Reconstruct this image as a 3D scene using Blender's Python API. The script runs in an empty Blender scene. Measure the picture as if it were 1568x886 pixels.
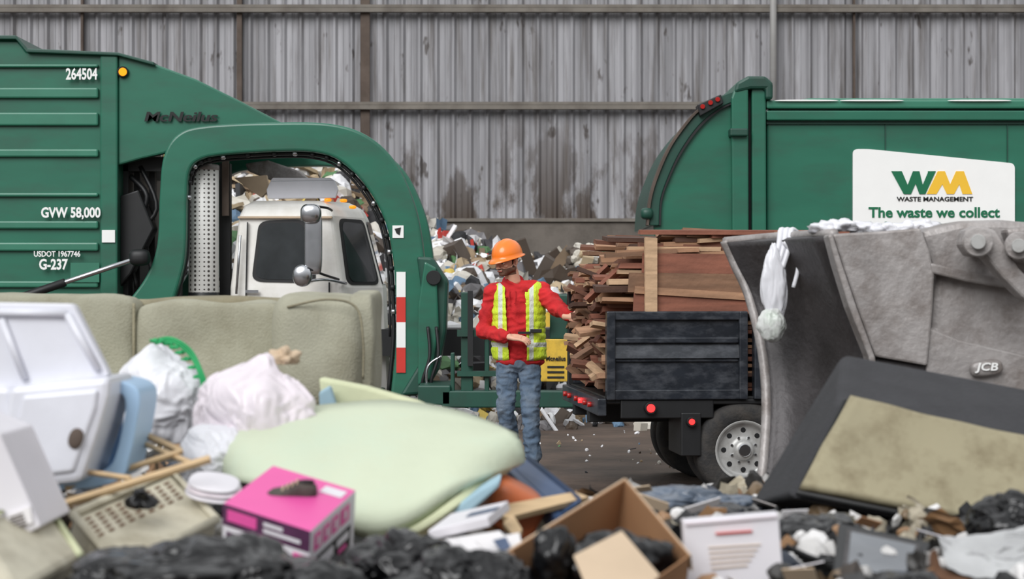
import bpy, bmesh, math, random
from mathutils import Vector, Matrix, Euler, noise
random.seed(11)
SC=bpy.context.scene
H=1.45; K=2940.0
def P(u,v,d): return Vector(((u-784)*d/K, d, H-(v-443)*d/K))
def srgb(c):
    return tuple(((x/255)/12.92 if x/255<=0.04045 else ((x/255+0.055)/1.055)**2.4) for x in c)+(1,)
# ---------------- materials
def mat(name,col,rough=.6,metal=0,var=.15,vs=4,bump=0,bs=30,dirt=None,da=.4,ds=3,stretch=(1,1,1),emit=0,sub=0,coat=0,trans=0,film=0):
    m=bpy.data.materials.new(name); m.use_nodes=True; nt=m.node_tree; b=nt.nodes['Principled BSDF']
    b.inputs['Roughness'].default_value=rough; b.inputs['Metallic'].default_value=metal
    c=srgb(col)
    tc=nt.nodes.new('ShaderNodeTexCoord'); mp=nt.nodes.new('ShaderNodeMapping'); nt.links.new(tc.outputs['Object'],mp.inputs[0]); mp.inputs['Scale'].default_value=stretch
    n=nt.nodes.new('ShaderNodeTexNoise'); n.inputs['Scale'].default_value=vs; n.inputs['Detail'].default_value=5; nt.links.new(mp.outputs[0],n.inputs[0])
    r=nt.nodes.new('ShaderNodeValToRGB'); nt.links.new(n.outputs[0],r.inputs[0])
    r.color_ramp.elements[0].position=.3; r.color_ramp.elements[1].position=.7
    r.color_ramp.elements[0].color=tuple(x*(1-var) for x in c[:3])+(1,); r.color_ramp.elements[1].color=tuple(min(1,x*(1+var)) for x in c[:3])+(1,)
    out=r.outputs[0]
    if dirt:
        n2=nt.nodes.new('ShaderNodeTexNoise'); n2.inputs['Scale'].default_value=ds; n2.inputs['Detail'].default_value=8; n2.inputs['Roughness'].default_value=.65; nt.links.new(mp.outputs[0],n2.inputs[0])
        r2=nt.nodes.new('ShaderNodeMapRange'); r2.inputs[1].default_value=.45; r2.inputs[2].default_value=.75; r2.inputs[4].default_value=da; nt.links.new(n2.outputs[0],r2.inputs[0])
        mx=nt.nodes.new('ShaderNodeMix'); mx.data_type='RGBA'; nt.links.new(r2.outputs[0],mx.inputs[0]); nt.links.new(out,mx.inputs[6]); mx.inputs[7].default_value=srgb(dirt); out=mx.outputs[2]
    nt.links.new(out,b.inputs['Base Color'])
    if bump or film:
        n3=nt.nodes.new('ShaderNodeTexNoise'); n3.inputs['Scale'].default_value=bs; n3.inputs['Detail'].default_value=4; nt.links.new(tc.outputs['Object'],n3.inputs[0])
        if film:
            n3.noise_type='RIDGED_MULTIFRACTAL'; n3.inputs['Distortion'].default_value=1.2; n3.inputs['Detail'].default_value=2
        bp=nt.nodes.new('ShaderNodeBump'); bp.inputs['Strength'].default_value=max(bump,film); bp.inputs['Distance'].default_value=.02; nt.links.new(n3.outputs[0],bp.inputs['Height']); nt.links.new(bp.outputs[0],b.inputs['Normal'])
    if emit: b.inputs['Emission Color'].default_value=c; b.inputs['Emission Strength'].default_value=emit
    if sub: b.inputs['Subsurface Weight'].default_value=sub; b.inputs['Subsurface Radius'].default_value=(.05,.04,.04)
    if coat: b.inputs['Coat Weight'].default_value=coat
    if trans: b.inputs['Transmission Weight'].default_value=trans
    return m
M={}
M['green']=mat('green_truck_paint',(42,106,85),.30,0,.08,1.5,dirt=(56,80,69),da=.6,ds=1.2,stretch=(1,1,3))
M['green2']=mat('green_truck_paint_light',(56,122,99),.33,0,.07,1.5,dirt=(48,92,76),da=.4,ds=2)
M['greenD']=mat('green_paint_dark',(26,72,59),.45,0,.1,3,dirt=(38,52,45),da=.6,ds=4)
M['black']=mat('black_parts',(20,21,23),.5,0,.2,8)
M['rubber']=mat('tyre_rubber',(46,46,47),.85,0,.15,12,bump=.3,bs=60,dirt=(86,78,68),da=.5,ds=6)
M['rim']=mat('painted_wheel_rim',(182,182,180),.4,.3,.08,6,dirt=(110,104,96),da=.5,ds=12)
M['white']=mat('white_cab_paint',(242,240,235),.35,0,.03,2,dirt=(190,184,166),da=.45,ds=2.5)
M['decal']=mat('white_decal',(242,242,240),.5,0,.02)
M['decalK']=mat('black_decal',(14,16,16),.6,0,.02)
M['decalR']=mat('red_decal',(205,50,40),.5,0,.05)
M['wmG']=mat('logo_green',(0,104,68),.5,0,.02)
M['wmY']=mat('logo_yellow',(240,190,50),.5,0,.02)
M['glass']=mat('tinted_glass',(46,50,52),.08,0,.4,3,coat=.5)
M['mirrorg']=mat('grey_mirror_glass',(120,124,130),.12,.6,.2,3)
M['chrome']=mat('chrome',(200,202,206),.2,1,.1,5)
M['steel']=mat('worn_bucket_steel',(162,157,155),.45,.2,.18,4,bump=.3,bs=25,dirt=(100,88,80),da=.85,ds=5)
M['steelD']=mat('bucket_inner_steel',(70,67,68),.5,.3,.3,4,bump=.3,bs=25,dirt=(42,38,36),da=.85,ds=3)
M['amber']=mat('amber_lamp',(255,160,30),.3,0,.05,emit=.7)
M['redlamp']=mat('red_lamp',(255,40,40),.3,0,.05,emit=3)
M['redlens']=mat('red_lens',(170,30,25),.3,0,.05)
M['blackbed']=mat('black_bed_paint',(34,38,45),.33,.1,.25,5,dirt=(105,108,114),da=.5,ds=7,stretch=(1,1,2))
M['yellow']=mat('yellow_plate',(214,176,60),.5,0,.1,dirt=(110,94,50),da=.7,ds=8)
M['couch']=mat('couch_fabric',(162,160,142),.9,0,.07,5,bump=.3,bs=80,dirt=(128,123,102),da=.75,ds=3)
M['couchD']=mat('couch_fabric_worn',(144,138,116),.9,0,.15,6,bump=.3,bs=60,dirt=(108,98,76),da=.6,ds=4)
M['plasticW']=mat('white_plastic',(224,225,233),.33,0,.02,3,dirt=(196,196,203),da=.35,ds=4)
M['plasticB']=mat('light_blue_plastic',(168,200,230),.4,0,.04,3)
M['bagW']=mat('white_bag_film',(224,224,229),.28,0,.06,4,film=.5,bs=5,sub=.08)
M['bagP']=mat('pinkish_bag_film',(226,217,223),.28,0,.08,4,film=.5,bs=5,sub=.08)
M['bagK']=mat('black_bag_film',(11,11,13),.2,0,.2,4,film=.45,bs=4)
M['foam']=mat('green_foam',(198,206,182),.85,0,.04,4,bump=.12,bs=40,dirt=(182,202,184),da=.6,ds=2)
M['foam2']=mat('yellow_green_foam',(208,212,176),.85,0,.05,4,bump=.12,bs=40)
M['foamB']=mat('blue_foam',(160,190,204),.85,0,.06,4)
M['card']=mat('cardboard',(154,114,80),.85,0,.1,5,dirt=(118,84,57),da=.4)
M['cardL']=mat('cardboard_light',(200,178,152),.85,0,.08,5)
M['cardD']=mat('cardboard_inner',(104,72,50),.85,0,.12,5)
M['pink']=mat('pink_print',(226,84,160),.45,0,.04)
M['purple']=mat('purple_print',(84,46,78),.45,0,.2,14)
M['printW']=mat('white_print',(222,219,224),.45,0,.05)
M['beige']=mat('beige_plastic_dirty',(196,190,170),.6,0,.1,5,bump=.2,bs=20,dirt=(128,117,93),da=.8,ds=6)
M['orange']=mat('orange_plastic',(190,104,64),.5,0,.1)
M['blue']=mat('blue_beam_paint',(54,77,112),.4,0,.1,dirt=(90,95,100),da=.3)
M['wood']=mat('wood_stick',(200,172,134),.7,0,.12,6,stretch=(1,6,6))
M['shoe']=mat('shoe_fabric',(74,70,64),.8,0,.25,20,bump=.4,bs=60)
M['shoeD']=mat('shoe_sole',(42,40,38),.8,0,.2,20)
M['charcoal']=mat('charcoal_fabric',(52,52,55),.85,0,.12,10,bump=.3,bs=60)
M['tan']=mat('tan_lining',(154,146,120),.85,0,.08,3,bump=.2,bs=9,dirt=(104,92,68),da=.9,ds=6)
M['paper']=mat('paper',(230,227,228),.6,0,.03)
M['foil']=mat('foil',(214,214,214),.2,.9,.15,6,film=1,bs=9)
M['greennet']=mat('green_net',(40,160,95),.6)
M['clearbag']=mat('cloudy_bag',(212,214,211),.3,0,.08,9,film=.5,bs=8,dirt=(120,165,120),da=.45,ds=9)
M['concrete']=mat('concrete_push_wall',(112,105,98),.9,0,.12,2,bump=.4,bs=8,dirt=(62,56,50),da=.75,ds=1.2)
M['girt']=mat('girt_steel',(120,114,106),.7,.1,.15,3,dirt=(72,60,50),da=.6,ds=2)
M['column']=mat('column_steel',(92,80,72),.8,.1,.2,3,dirt=(60,45,35),da=.6,ds=2)
M['pipe']=mat('wall_pipe',(150,148,146),.6,.1,.08)
LUM=[mat('lumber_%d'%i,c,.8,0,.25,3,bump=.2,bs=30,stretch=(1,9,9)) for i,c in enumerate([(136,86,68),(112,74,58),(162,124,96),(82,58,47),(190,158,126),(130,98,76)])]
TR=[mat('trash_%d'%i,c,.6,0,.12,4) for i,c in enumerate([(225,225,228),(238,238,240),(196,190,178),(150,128,100),(118,98,76),(52,50,52),(30,30,33),(178,158,128),(96,124,150),(190,60,50),(80,120,76),(120,118,120),(205,200,190),(70,58,48),(206,180,90),(88,78,70)])]
FT=[mat('junk_%d'%i,c,.45,0,.15,5) for i,c in enumerate([(24,24,26),(30,29,30),(198,196,194),(150,115,82),(70,62,56),(222,220,219),(60,66,78),(120,100,76),(44,42,40),(166,157,138)])]
def wallmat():
    m=bpy.data.materials.new('corrugated_steel_aged'); m.use_nodes=True; nt=m.node_tree; b=nt.nodes['Principled BSDF']; b.inputs['Roughness'].default_value=.55; b.inputs['Metallic'].default_value=.15
    tc=nt.nodes.new('ShaderNodeTexCoord')
    def nz(sc,scale,det=6):
        mp=nt.nodes.new('ShaderNodeMapping'); mp.inputs['Scale'].default_value=sc; nt.links.new(tc.outputs['Object'],mp.inputs[0])
        n=nt.nodes.new('ShaderNodeTexNoise'); n.inputs['Scale'].default_value=scale; n.inputs['Detail'].default_value=det; n.inputs['Roughness'].default_value=.6; nt.links.new(mp.outputs[0],n.inputs[0]); return n.outputs[0]
    def mr(x,a,c,lo=0,hi=1):
        r=nt.nodes.new('ShaderNodeMapRange'); r.inputs[1].default_value=a; r.inputs[2].default_value=c; r.inputs[3].default_value=lo; r.inputs[4].default_value=hi; nt.links.new(x,r.inputs[0]); return r.outputs[0]
    def mix(f,a,c):
        x=nt.nodes.new('ShaderNodeMix'); x.data_type='RGBA'; nt.links.new(f,x.inputs[0])
        for s,i in ((a,6),(c,7)):
            if isinstance(s,tuple): x.inputs[i].default_value=s
            else: nt.links.new(s,x.inputs[i])
        return x.outputs[2]
    a=mix(mr(nz((3.5,1,.12),1.6),.35,.65),srgb((132,131,134)),srgb((172,171,175)))
    a=mix(mr(nz((6,1,.35),1.3),.5,.72,0,.8),a,srgb((92,86,82)))
    sep=nt.nodes.new('ShaderNodeSeparateXYZ'); nt.links.new(tc.outputs['Object'],sep.inputs[0])
    low=mr(sep.outputs[2],2.7,5.0,1,0.05)
    st=mr(nz((1.1,1,.45),.9,8),.52,.57)
    mu=nt.nodes.new('ShaderNodeMath'); mu.operation='MULTIPLY'; nt.links.new(low,mu.inputs[0]); nt.links.new(st,mu.inputs[1])
    a=mix(mu.outputs[0],a,srgb((78,68,61)))
    sp=mr(nz((2.5,1,.9),1.7,3),.64,.70,0,.8)
    a=mix(sp,a,srgb((70,62,57)))
    nt.links.new(a,b.inputs['Base Color']); return m
M['wall']=wallmat()
M['floor']=mat('dirty_asphalt',(92,76,66),.75,0,.4,1.5,bump=.6,bs=12,dirt=(44,37,34),da=.85,ds=.9)
def perfmat():
    m=mat('perforated_heat_shield',(196,196,192),.45,.1,.05); nt=m.node_tree; b=nt.nodes['Principled BSDF']
    tc=nt.nodes.new('ShaderNodeTexCoord'); v=nt.nodes.new('ShaderNodeTexVoronoi'); v.inputs['Randomness'].default_value=0; v.inputs['Scale'].default_value=20
    nt.links.new(tc.outputs['Object'],v.inputs[0]); lt=nt.nodes.new('ShaderNodeMath'); lt.operation='LESS_THAN'; lt.inputs[1].default_value=.30; nt.links.new(v.outputs['Distance'],lt.inputs[0])
    mx=nt.nodes.new('ShaderNodeMix'); mx.data_type='RGBA'; mx.inputs[6].default_value=srgb((236,236,232)); mx.inputs[7].default_value=srgb((80,76,72)); nt.links.new(lt.outputs[0],mx.inputs[0]); nt.links.new(mx.outputs[2],b.inputs['Base Color']); return m
M['perf']=perfmat()
# ---------------- helpers
def empty(name,loc=(0,0,0),rot=None):
    e=bpy.data.objects.new(name,None); e.location=loc; e.empty_display_size=.1; SC.collection.objects.link(e)
    if rot is not None: e.rotation_euler=rot; e['local']=1
    return e
def local(e): e['local']=1; return e
def reg(o,parent):
    SC.collection.objects.link(o)
    if parent:
        o.parent=parent
        if not parent.get('local'): o.matrix_parent_inverse=Matrix.Translation(-Vector(parent.location))
    return o
def mk(name,verts,faces,m,parent=None,smooth=False,bevel=0,seg=2,fm=None):
    me=bpy.data.meshes.new(name); me.from_pydata([tuple(v) for v in verts],[],faces)
    bm=bmesh.new(); bm.from_mesh(me); bmesh.ops.recalc_face_normals(bm,faces=bm.faces); bm.to_mesh(me); bm.free()
    ms=m if isinstance(m,list) else [m]
    for x in ms: me.materials.append(x)
    if fm:
        for p,i in zip(me.polygons,fm): p.material_index=i
    if smooth:
        for p in me.polygons: p.use_smooth=True
    o=bpy.data.objects.new(name,me); reg(o,parent)
    if bevel: b=o.modifiers.new('b','BEVEL'); b.width=bevel; b.segments=seg; b.limit_method='ANGLE'; b.angle_limit=.6
    return o
def prism3(name,pts,dy,m,parent=None,bevel=0,smooth=False):
    n=len(pts); dy=Vector(dy)
    vs=[Vector(p) for p in pts]+[Vector(p)+dy for p in pts]
    fs=[list(range(n)),list(range(2*n-1,n-1,-1))]+[[i,(i+1)%n,n+(i+1)%n,n+i] for i in range(n)]
    return mk(name,vs,fs,m,parent,smooth,bevel)
def prism(name,pts,d0,d1,m,parent=None,bevel=0,sd=None):
    sd=sd or d0
    q=[P(p[0],p[1],sd) for p in pts]
    for a in q: a.y=d0
    return prism3(name,q,(0,d1-d0,0),m,parent,bevel)
def rect(u0,v0,u1,v1): return [(u0,v0),(u1,v0),(u1,v1),(u0,v1)]
def box(name,c,s,m,parent=None,rot=(0,0,0),bevel=0):
    R=Euler(rot).to_matrix(); c=Vector(c)
    vs=[c+R@Vector((x*s[0]/2,y*s[1]/2,z*s[2]/2)) for x in(-1,1) for y in(-1,1) for z in(-1,1)]
    fs=[[0,1,3,2],[4,6,7,5],[0,4,5,1],[2,3,7,6],[0,2,6,4],[1,5,7,3]]
    return mk(name,vs,fs,m,parent,False,bevel)
def cyl(name,p0,p1,r,m,parent=None,r1=None,n=20,smooth=True):
    p0=Vector(p0);p1=Vector(p1); r1=r if r1 is None else r1
    z=(p1-p0).normalized(); x=z.orthogonal().normalized(); y=z.cross(x)
    vs=[];fs=[]
    for p,rr in((p0,r),(p1,r1)):
        for i in range(n): a=2*math.pi*i/n; vs.append(p+(x*math.cos(a)+y*math.sin(a))*rr)
    for i in range(n): fs.append([i,(i+1)%n,n+(i+1)%n,n+i])
    fs+= [list(range(n))[::-1],list(range(n,2*n))]
    o=mk(name,vs,fs,m,parent,smooth)
    if smooth:
        o.data.polygons[n].use_smooth=False; o.data.polygons[n+1].use_smooth=False
        b=o.modifiers.new('b','BEVEL'); b.width=min(r,r1)*.08+1e-4; b.segments=1; b.limit_method='ANGLE'; b.angle_limit=.9
    return o
def cat(pts,n=6):
    pts=[Vector(p) for p in pts]; out=[]
    for i in range(len(pts)-1):
        a=pts[max(i-1,0)];b=pts[i];c=pts[i+1];d=pts[min(i+2,len(pts)-1)]
        for k in range(n):
            t=k/n; out.append(.5*((2*b)+(c-a)*t+(2*a-5*b+4*c-d)*t*t+(3*b-a-3*c+d)*t**3))
    out.append(pts[-1]); return out
def tube(name,pts,r,m,parent=None,n=8,sm=6):
    pts=cat(pts,sm) if sm else [Vector(p) for p in pts]
    vs=[];fs=[]
    rr=r if callable(r) else (lambda t:r)
    up=Vector((0,1,.01))
    for i,p in enumerate(pts):
        t=(pts[min(i+1,len(pts)-1)]-pts[max(i-1,0)]).normalized()
        x=t.cross(up)
        if x.length<.1: x=t.cross(Vector((1,0,0)))
        x.normalize(); y=t.cross(x)
        for k in range(n): a=2*math.pi*k/n; vs.append(p+(x*math.cos(a)+y*math.sin(a))*rr(i/(len(pts)-1)))
    for i in range(len(pts)-1):
        for k in range(n): fs.append([i*n+k,i*n+(k+1)%n,(i+1)*n+(k+1)%n,(i+1)*n+k])
    fs+=[list(range(n)),list(range((len(pts)-1)*n,len(pts)*n))]
    return mk(name,vs,fs,m,parent,n>4)
def band(name,outer,inner,d0,d1,m,parent=None,bevel=.02,n=6,sd=None):
    sd=sd or d0
    o=[p for p in cat([(a,b,0) for a,b in outer],n)]; i=[p for p in cat([(a,b,0) for a,b in inner],n)]
    vs=[];fs=[]
    for a,b in zip(o,i):
        A=P(a.x,a.y,sd);B=P(b.x,b.y,sd)
        for q,y in((A,d0),(B,d0),(B,d1),(A,d1)): vs.append((q.x,y,q.z))
    L=len(o)
    for k in range(L-1):
        for j in range(4): fs.append([k*4+j,k*4+(j+1)%4,(k+1)*4+(j+1)%4,(k+1)*4+j])
    fs+=[[0,1,2,3],[(L-1)*4+j for j in range(4)]]
    return mk(name,vs,fs,m,parent,False,bevel,3)
def lathe(name,prof,c,m,parent=None,n=48,smooth=True):
    vs=[];fs=[];c=Vector(c)
    for r,y in prof:
        for k in range(n): a=2*math.pi*k/n; vs.append(c+Vector((r*math.cos(a),y,r*math.sin(a))))
    L=len(prof)
    for i in range(L-1):
        for k in range(n): fs.append([i*n+k,i*n+(k+1)%n,(i+1)*n+(k+1)%n,(i+1)*n+k])
    return mk(name,vs,fs,m,parent,smooth)
def wheel(nm,c,r,w,parent,n=48):
    lathe(nm+'_tyre',[(r*.60,-w*.42),(r*.66,-w*.5),(r*.86,-w*.52),(r*.95,-w*.46),(r,-w*.34),(r,w*.34),(r*.95,w*.46),(r*.86,w*.5),(r*.6,w*.5),(r*.6,-w*.42)],c,M['rubber'],parent,n)
    lathe(nm+'_rim',[(r*.62,-w*.46),(r*.60,-w*.47),(r*.56,-w*.40),(r*.54,-w*.25),(r*.48,-w*.20),(r*.30,-w*.26),(r*.22,-w*.26),(r*.20,-w*.38),(r*.14,-w*.42),(0.001,-w*.43)],c,M['rim'],parent,n)
    c=Vector(c)
    for k in range(8):
        a=2*math.pi*k/8; q=c+Vector((math.cos(a)*r*.41,-w*.245,math.sin(a)*r*.41)); cyl(nm+'_hand_hole',q,q+Vector((0,.03,0)),r*.055,M['black'],parent,n=12)
        a+=.4; q=c+Vector((math.cos(a)*r*.27,-w*.32,math.sin(a)*r*.27)); cyl(nm+'_lug',q,q+Vector((0,.04,0)),r*.03,M['chrome'],parent,n=6)
    cyl(nm+'_hub_cap',c+Vector((0,-w*.5,0)),c+Vector((0,-w*.2,0)),r*.13,M['chrome'],parent)
    cyl(nm+'_core',c+Vector((0,-w*.1,0)),c+Vector((0,w*.45,0)),r*.59,M['black'],parent)
def rpoly(pts,r,n=5):
    pts=[(p[0],p[1],0) for p in pts]
    out=[];L=len(pts)
    for i in range(L):
        p=Vector(pts[i]);a=(Vector(pts[i-1])-p);b=(Vector(pts[(i+1)%L])-p)
        ra=min(r,a.length*.45);rb=min(r,b.length*.45); A=p+a.normalized()*ra;B=p+b.normalized()*rb
        for k in range(n+1): t=k/n; q=A*(1-t)**2+p*2*t*(1-t)+B*t*t; out.append((q.x,q.y))
    return out
def text(name,s,u0,v0,u1,v1,d,m,parent,shear=0,off=.02):
    cu=bpy.data.curves.new(name,'FONT'); cu.body=s; cu.shear=shear; cu.offset=off; cu.extrude=.01; cu.resolution_u=3
    o=bpy.data.objects.new(name+'_tmp',cu); SC.collection.objects.link(o); bpy.context.view_layer.update()
    me=bpy.data.meshes.new_from_object(o.evaluated_get(bpy.context.evaluated_depsgraph_get())); bpy.data.objects.remove(o)
    xs=[v.co.x for v in me.vertices]; ys=[v.co.y for v in me.vertices]
    A=P(u0,v1,d);B=P(u1,v0,d)
    for v in me.vertices:
        x=(v.co.x-min(xs))/(max(xs)-min(xs)); y=(v.co.y-min(ys))/(max(ys)-min(ys))
        v.co=Vector((A.x+(B.x-A.x)*x, d-v.co.z*.4, A.z+(B.z-A.z)*y))
    me.materials.clear(); me.materials.append(m); me.name=name
    o=bpy.data.objects.new(name,me); return reg(o,parent)
def sup(c,s,e,m,name,parent=None,rot=(0,0,0),amp=.0,fr=3,cuts=14,seed=0):
    bm=bmesh.new(); bmesh.ops.create_cube(bm,size=2); bmesh.ops.subdivide_edges(bm,edges=bm.edges,cuts=cuts,use_grid_fill=True)
    R=Euler(rot).to_matrix(); c=Vector(c)
    for v in bm.verts:
        p=v.co; l=(abs(p.x)**e+abs(p.y)**e+abs(p.z)**e)**(1/e); mm=max(abs(p.x),abs(p.y),abs(p.z)); p=p/l*mm if mm else p
        q=Vector((p.x*s[0]/2,p.y*s[1]/2,p.z*s[2]/2))
        if amp: q+= p.normalized()*amp*noise.noise(q*fr+Vector((seed,seed*2,0)))
        v.co=c+R@q
    me=bpy.data.meshes.new(name); bm.to_mesh(me); bm.free(); me.materials.append(m)
    for p in me.polygons: p.use_smooth=True
    return reg(bpy.data.objects.new(name,me),parent)
def bag(name,c,r,m,parent=None,seed=0,amp=.16,sd=5,rot=(0,0,0),knot=None,flat=.75,hfq=1.0):
    bm=bmesh.new(); bmesh.ops.create_icosphere(bm,subdivisions=sd,radius=1)
    R=Euler(rot).to_matrix(); c=Vector(c); so=Vector((seed*3.1,seed*1.7,seed*.9))
    for v in bm.verts:
        p=v.co.copy()
        wv=Vector((noise.noise(p*1.5+so),noise.noise(p*1.5+so*2),noise.noise(p*1.5-so)))*.5
        q=Vector((p.x,p.y,p.z*.6))+wv
        f=1+amp*(noise.noise(p*1.6+so)*1.3+(.55-abs(noise.noise(q*2.6+so)))*.9+hfq*((.4-abs(noise.noise(q*5.5+so)))*.5+(.3-abs(noise.noise(q*11+so)))*.22))
        p=p*f; p.z=max(p.z,-flat)
        if knot and p.z>.7: t=(p.z-.7)/.4; p.x*=1-.5*min(t,1); p.y*=1-.5*min(t,1); p.z+=t*.25*knot
        v.co=c+R@Vector((p.x*r[0],p.y*r[1],p.z*r[2]))
    me=bpy.data.meshes.new(name); bm.to_mesh(me); bm.free(); me.materials.append(m)
    for p in me.polygons: p.use_smooth=True
    return reg(bpy.data.objects.new(name,me),parent)
def tmpl(fn):
    bm=bmesh.new(); fn(bm); bm.verts.ensure_lookup_table(); vs=[v.co.copy() for v in bm.verts]; fs=[[v.index for v in f.verts] for f in bm.faces]; bm.free(); return vs,fs
T={'ico':tmpl(lambda b:bmesh.ops.create_icosphere(b,subdivisions=2,radius=.5)),'cube':tmpl(lambda b:bmesh.ops.create_cube(b,size=1)),'grid':tmpl(lambda b:bmesh.ops.create_grid(b,x_segments=4,y_segments=4,size=.5))}
class Soup:
    def __init__(s): s.v=[];s.f=[];s.m=[]
    def add(s,k,c,size,rot,mi,jit=0):
        vs,fs=T[k]; R=Euler(rot).to_matrix(); c=Vector(c); b=len(s.v)
        for v in vs:
            p=v+Vector((random.uniform(-1,1),random.uniform(-1,1),random.uniform(-1,1)))*jit
            s.v.append(c+R@Vector((p.x*size[0],p.y*size[1],p.z*size[2])))
        for f in fs: s.f.append([b+i for i in f]); s.m.append(mi)
    def rnd(s,c,sz,nm,w=None,st=.96):
        r=random.random(); mi=random.choices(range(nm),weights=w)[0]; ro=[random.uniform(0,6.28) for _ in range(3)]
        u=random.uniform
        if r<.58: s.add('ico',c,(sz*u(.6,1.2),sz*u(.6,1.2),sz*u(.4,.9)),ro,mi,.09)
        elif r<.80: s.add('grid',c,(sz*u(.8,1.6),sz*u(.6,1.3),sz*1.2),ro,mi,.09)
        elif r<st: s.add('cube',c,(sz*u(.5,1.2),sz*u(.4,1),sz*u(.1,.6)),ro,mi,.03)
        else: s.add('cube',c,(sz*u(1.2,2.2),sz*.16,sz*.07),ro,mi,.02)
    def build(s,name,ms,parent=None):
        me=bpy.data.meshes.new(name); me.from_pydata([tuple(v) for v in s.v],[],s.f)
        for m in ms: me.materials.append(m)
        me.polygons.foreach_set('material_index',s.m); o=bpy.data.objects.new(name,me); return reg(o,parent)

# ================= ROOM
mk('floor',[(-22,-2,0),(24,-2,0),(24,34.6,0),(-22,34.6,0)],[[0,1,2,3]],M['floor'])
WY=34.0
wb=empty('wall_back',(0,WY,0))
xs=[];x=-20.0
while x<22:
    for dx,dy in ((0,0),(.045,-.05),(.075,-.05),(.12,0)): xs.append((x+dx,WY+dy))
    xs.append((x+.20,WY)); xs.append((x+.205,WY-.012)); xs.append((x+.215,WY-.012)); xs.append((x+.22,WY)); x+=.30
vs=[];fs=[]
for a,b in xs: vs+= [(a,b,2.68),(a,b,9.5)]
for i in range(len(xs)-1): fs.append([2*i,2*i+2,2*i+3,2*i+1])
mk('corrugated_sheet',vs,fs,M['wall'],wb)
box('push_wall_concrete',(1,WY-.05,1.35),(42,.5,2.7),M['concrete'],wb,bevel=.03)
for v in (17,165):
    z=P(0,v,WY).z; box('girt',(1,WY-.16,z),(42,.14,.09),M['girt'],wb); box('girt_flange',(1,WY-.22,z+.06),(42,.03,.05),M['girt'],wb)
z=P(0,338,WY).z; box('base_angle',(1,WY-.2,z),(42,.3,.05),M['girt'],wb)
for u,w,mm in ((128,.04,'column'),(368,.09,'column'),(560,.16,'column'),(1306,.035,'column')):
    xx=P(u,0,WY).x; box('column',(xx,WY-.09,6.1),(w,.10,6.8),M[mm],wb)
cyl('downpipe',P(1184,-60,WY-.3),P(1184,160,WY-.3),.06,M['pipe'],wb)
# ================= BACK GARBAGE HEAP
def hb(x,y):
    t=(y-23.3)/(30-23.3); t=max(0,min(1,t))
    if x<-2.5: base=3.55
    elif x<-1.4: base=3.55-(x+2.5)/1.1*1.3
    elif x<-.6: base=2.25
    elif x<.1: base=2.25-(x+.6)/.7*.5
    else: base=1.75
    return base*(t**.6)+.22*noise.noise(Vector((x*.8,y*.8,0)))*t
bh=empty('garbage_heap',(0,28,0))
nx,ny=90,36; vs=[];fs=[]
for j in range(ny+1):
    for i in range(nx+1):
        xx=-9+18*i/nx; yy=23.3+10*j/ny; vs.append((xx,yy,max(-.02,hb(xx,yy)-.05+.12*noise.noise(Vector((xx*3,yy*3,1))))))
for j in range(ny):
    for i in range(nx): a=j*(nx+1)+i; fs.append([a,a+1,a+nx+2,a+nx+1])
mk('heap_mass',vs,fs,TR[13],bh)
s=Soup(); W=[14,13,8,4,3,5,4,4,3,1.2,2.4,5,8,3,1.2,2.5]
for i in range(6200):
    xx=random.uniform(-6.5,3.6); yy=random.uniform(23.3,30.5)
    s.rnd((xx,yy,hb(xx,yy)+random.uniform(-.03,.1)),random.choice((.12,.16,.2,.28,.4)),16,W)
for xx,yy,hh,a,b,mi in ((.28,28.5,.95,.1,-.35,13),(.42,28,.6,.3,.5,15),(.62,28.4,.8,-.1,.7,4),(.75,29,.5,.2,-.6,13),(1.25,28.5,.9,.1,.8,4),(1.05,28,.5,.4,.3,7)):
    s.add('cube',(xx,yy,hb(xx,yy)+.25),(.16,.12,hh),(a,b,0),mi,.03)
for i in range(90):
    xx=random.uniform(.85,1.2); yy=random.uniform(28,28.6); s.add('ico',(xx,yy,hb(xx,yy)+random.uniform(0,.55)),(.16,.14,.12),(i,i*2,0),random.choice((2,7,12,15)),.1)
for i in range(30):
    xx=random.uniform(-5.5,-2.4); yy=random.uniform(26,30); s.add('cube',(xx,yy,hb(xx,yy)+.12),(random.uniform(.8,1.6),.15,.05),(random.uniform(-.3,.3),random.uniform(-.5,.5),random.uniform(-1,1)),random.choice((3,4,13,7)),.02)
s.build('loose_refuse',TR,bh)
lt=Soup()
for i in range(820):
    xx=random.uniform(-3,4); yy=random.uniform(15,23.4) if random.random()<.55 else random.uniform(20.4,23.4)
    sz=random.uniform(.015,.05) if yy<19.5 else random.uniform(.08,.26)
    if abs(xx-.07)<.5 and yy<16: continue
    lt.rnd((xx,yy,sz*.2),sz,16,W)
lt.build('floor_litter',TR)
# ================= LEFT GARBAGE TRUCK
gt=empty('garbage_truck',(-3.5,22,0))
G=21.0
prism('body',[(-520,57),(28,60),(42,78),(180,83),(180,470),(165,560),(-520,560)],G,23.4,M['green'],gt,.03)
for a,b in ((98,103),(134,150),(172,192),(228,240),(295,301),(338,350),(371,384),(430,440)): prism('body_rib',rect(-515,a,150,b),G-.055,G+.01,M['green2'],gt,.018)
prism('body_post',rect(153,84,180,460),G-.05,G+.02,M['green'],gt,.02)
prism('body_cap',[(-520,52),(24,54),(42,74),(180,80),(236,95),(236,100),(180,85),(40,80),(24,60),(-520,58)],G-.08,23.45,M['greenD'],gt,.01)
hp=[(180,83),(235,97),(300,121),(365,153),(432,188),(300,215),(250,235),(215,243),(180,253)]
prism('hopper_side',hp,G+.0,G+.12,M['green'],gt,.02); prism('hopper_side_far',hp,23.2,23.35,M['green'],gt,.02)
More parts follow.
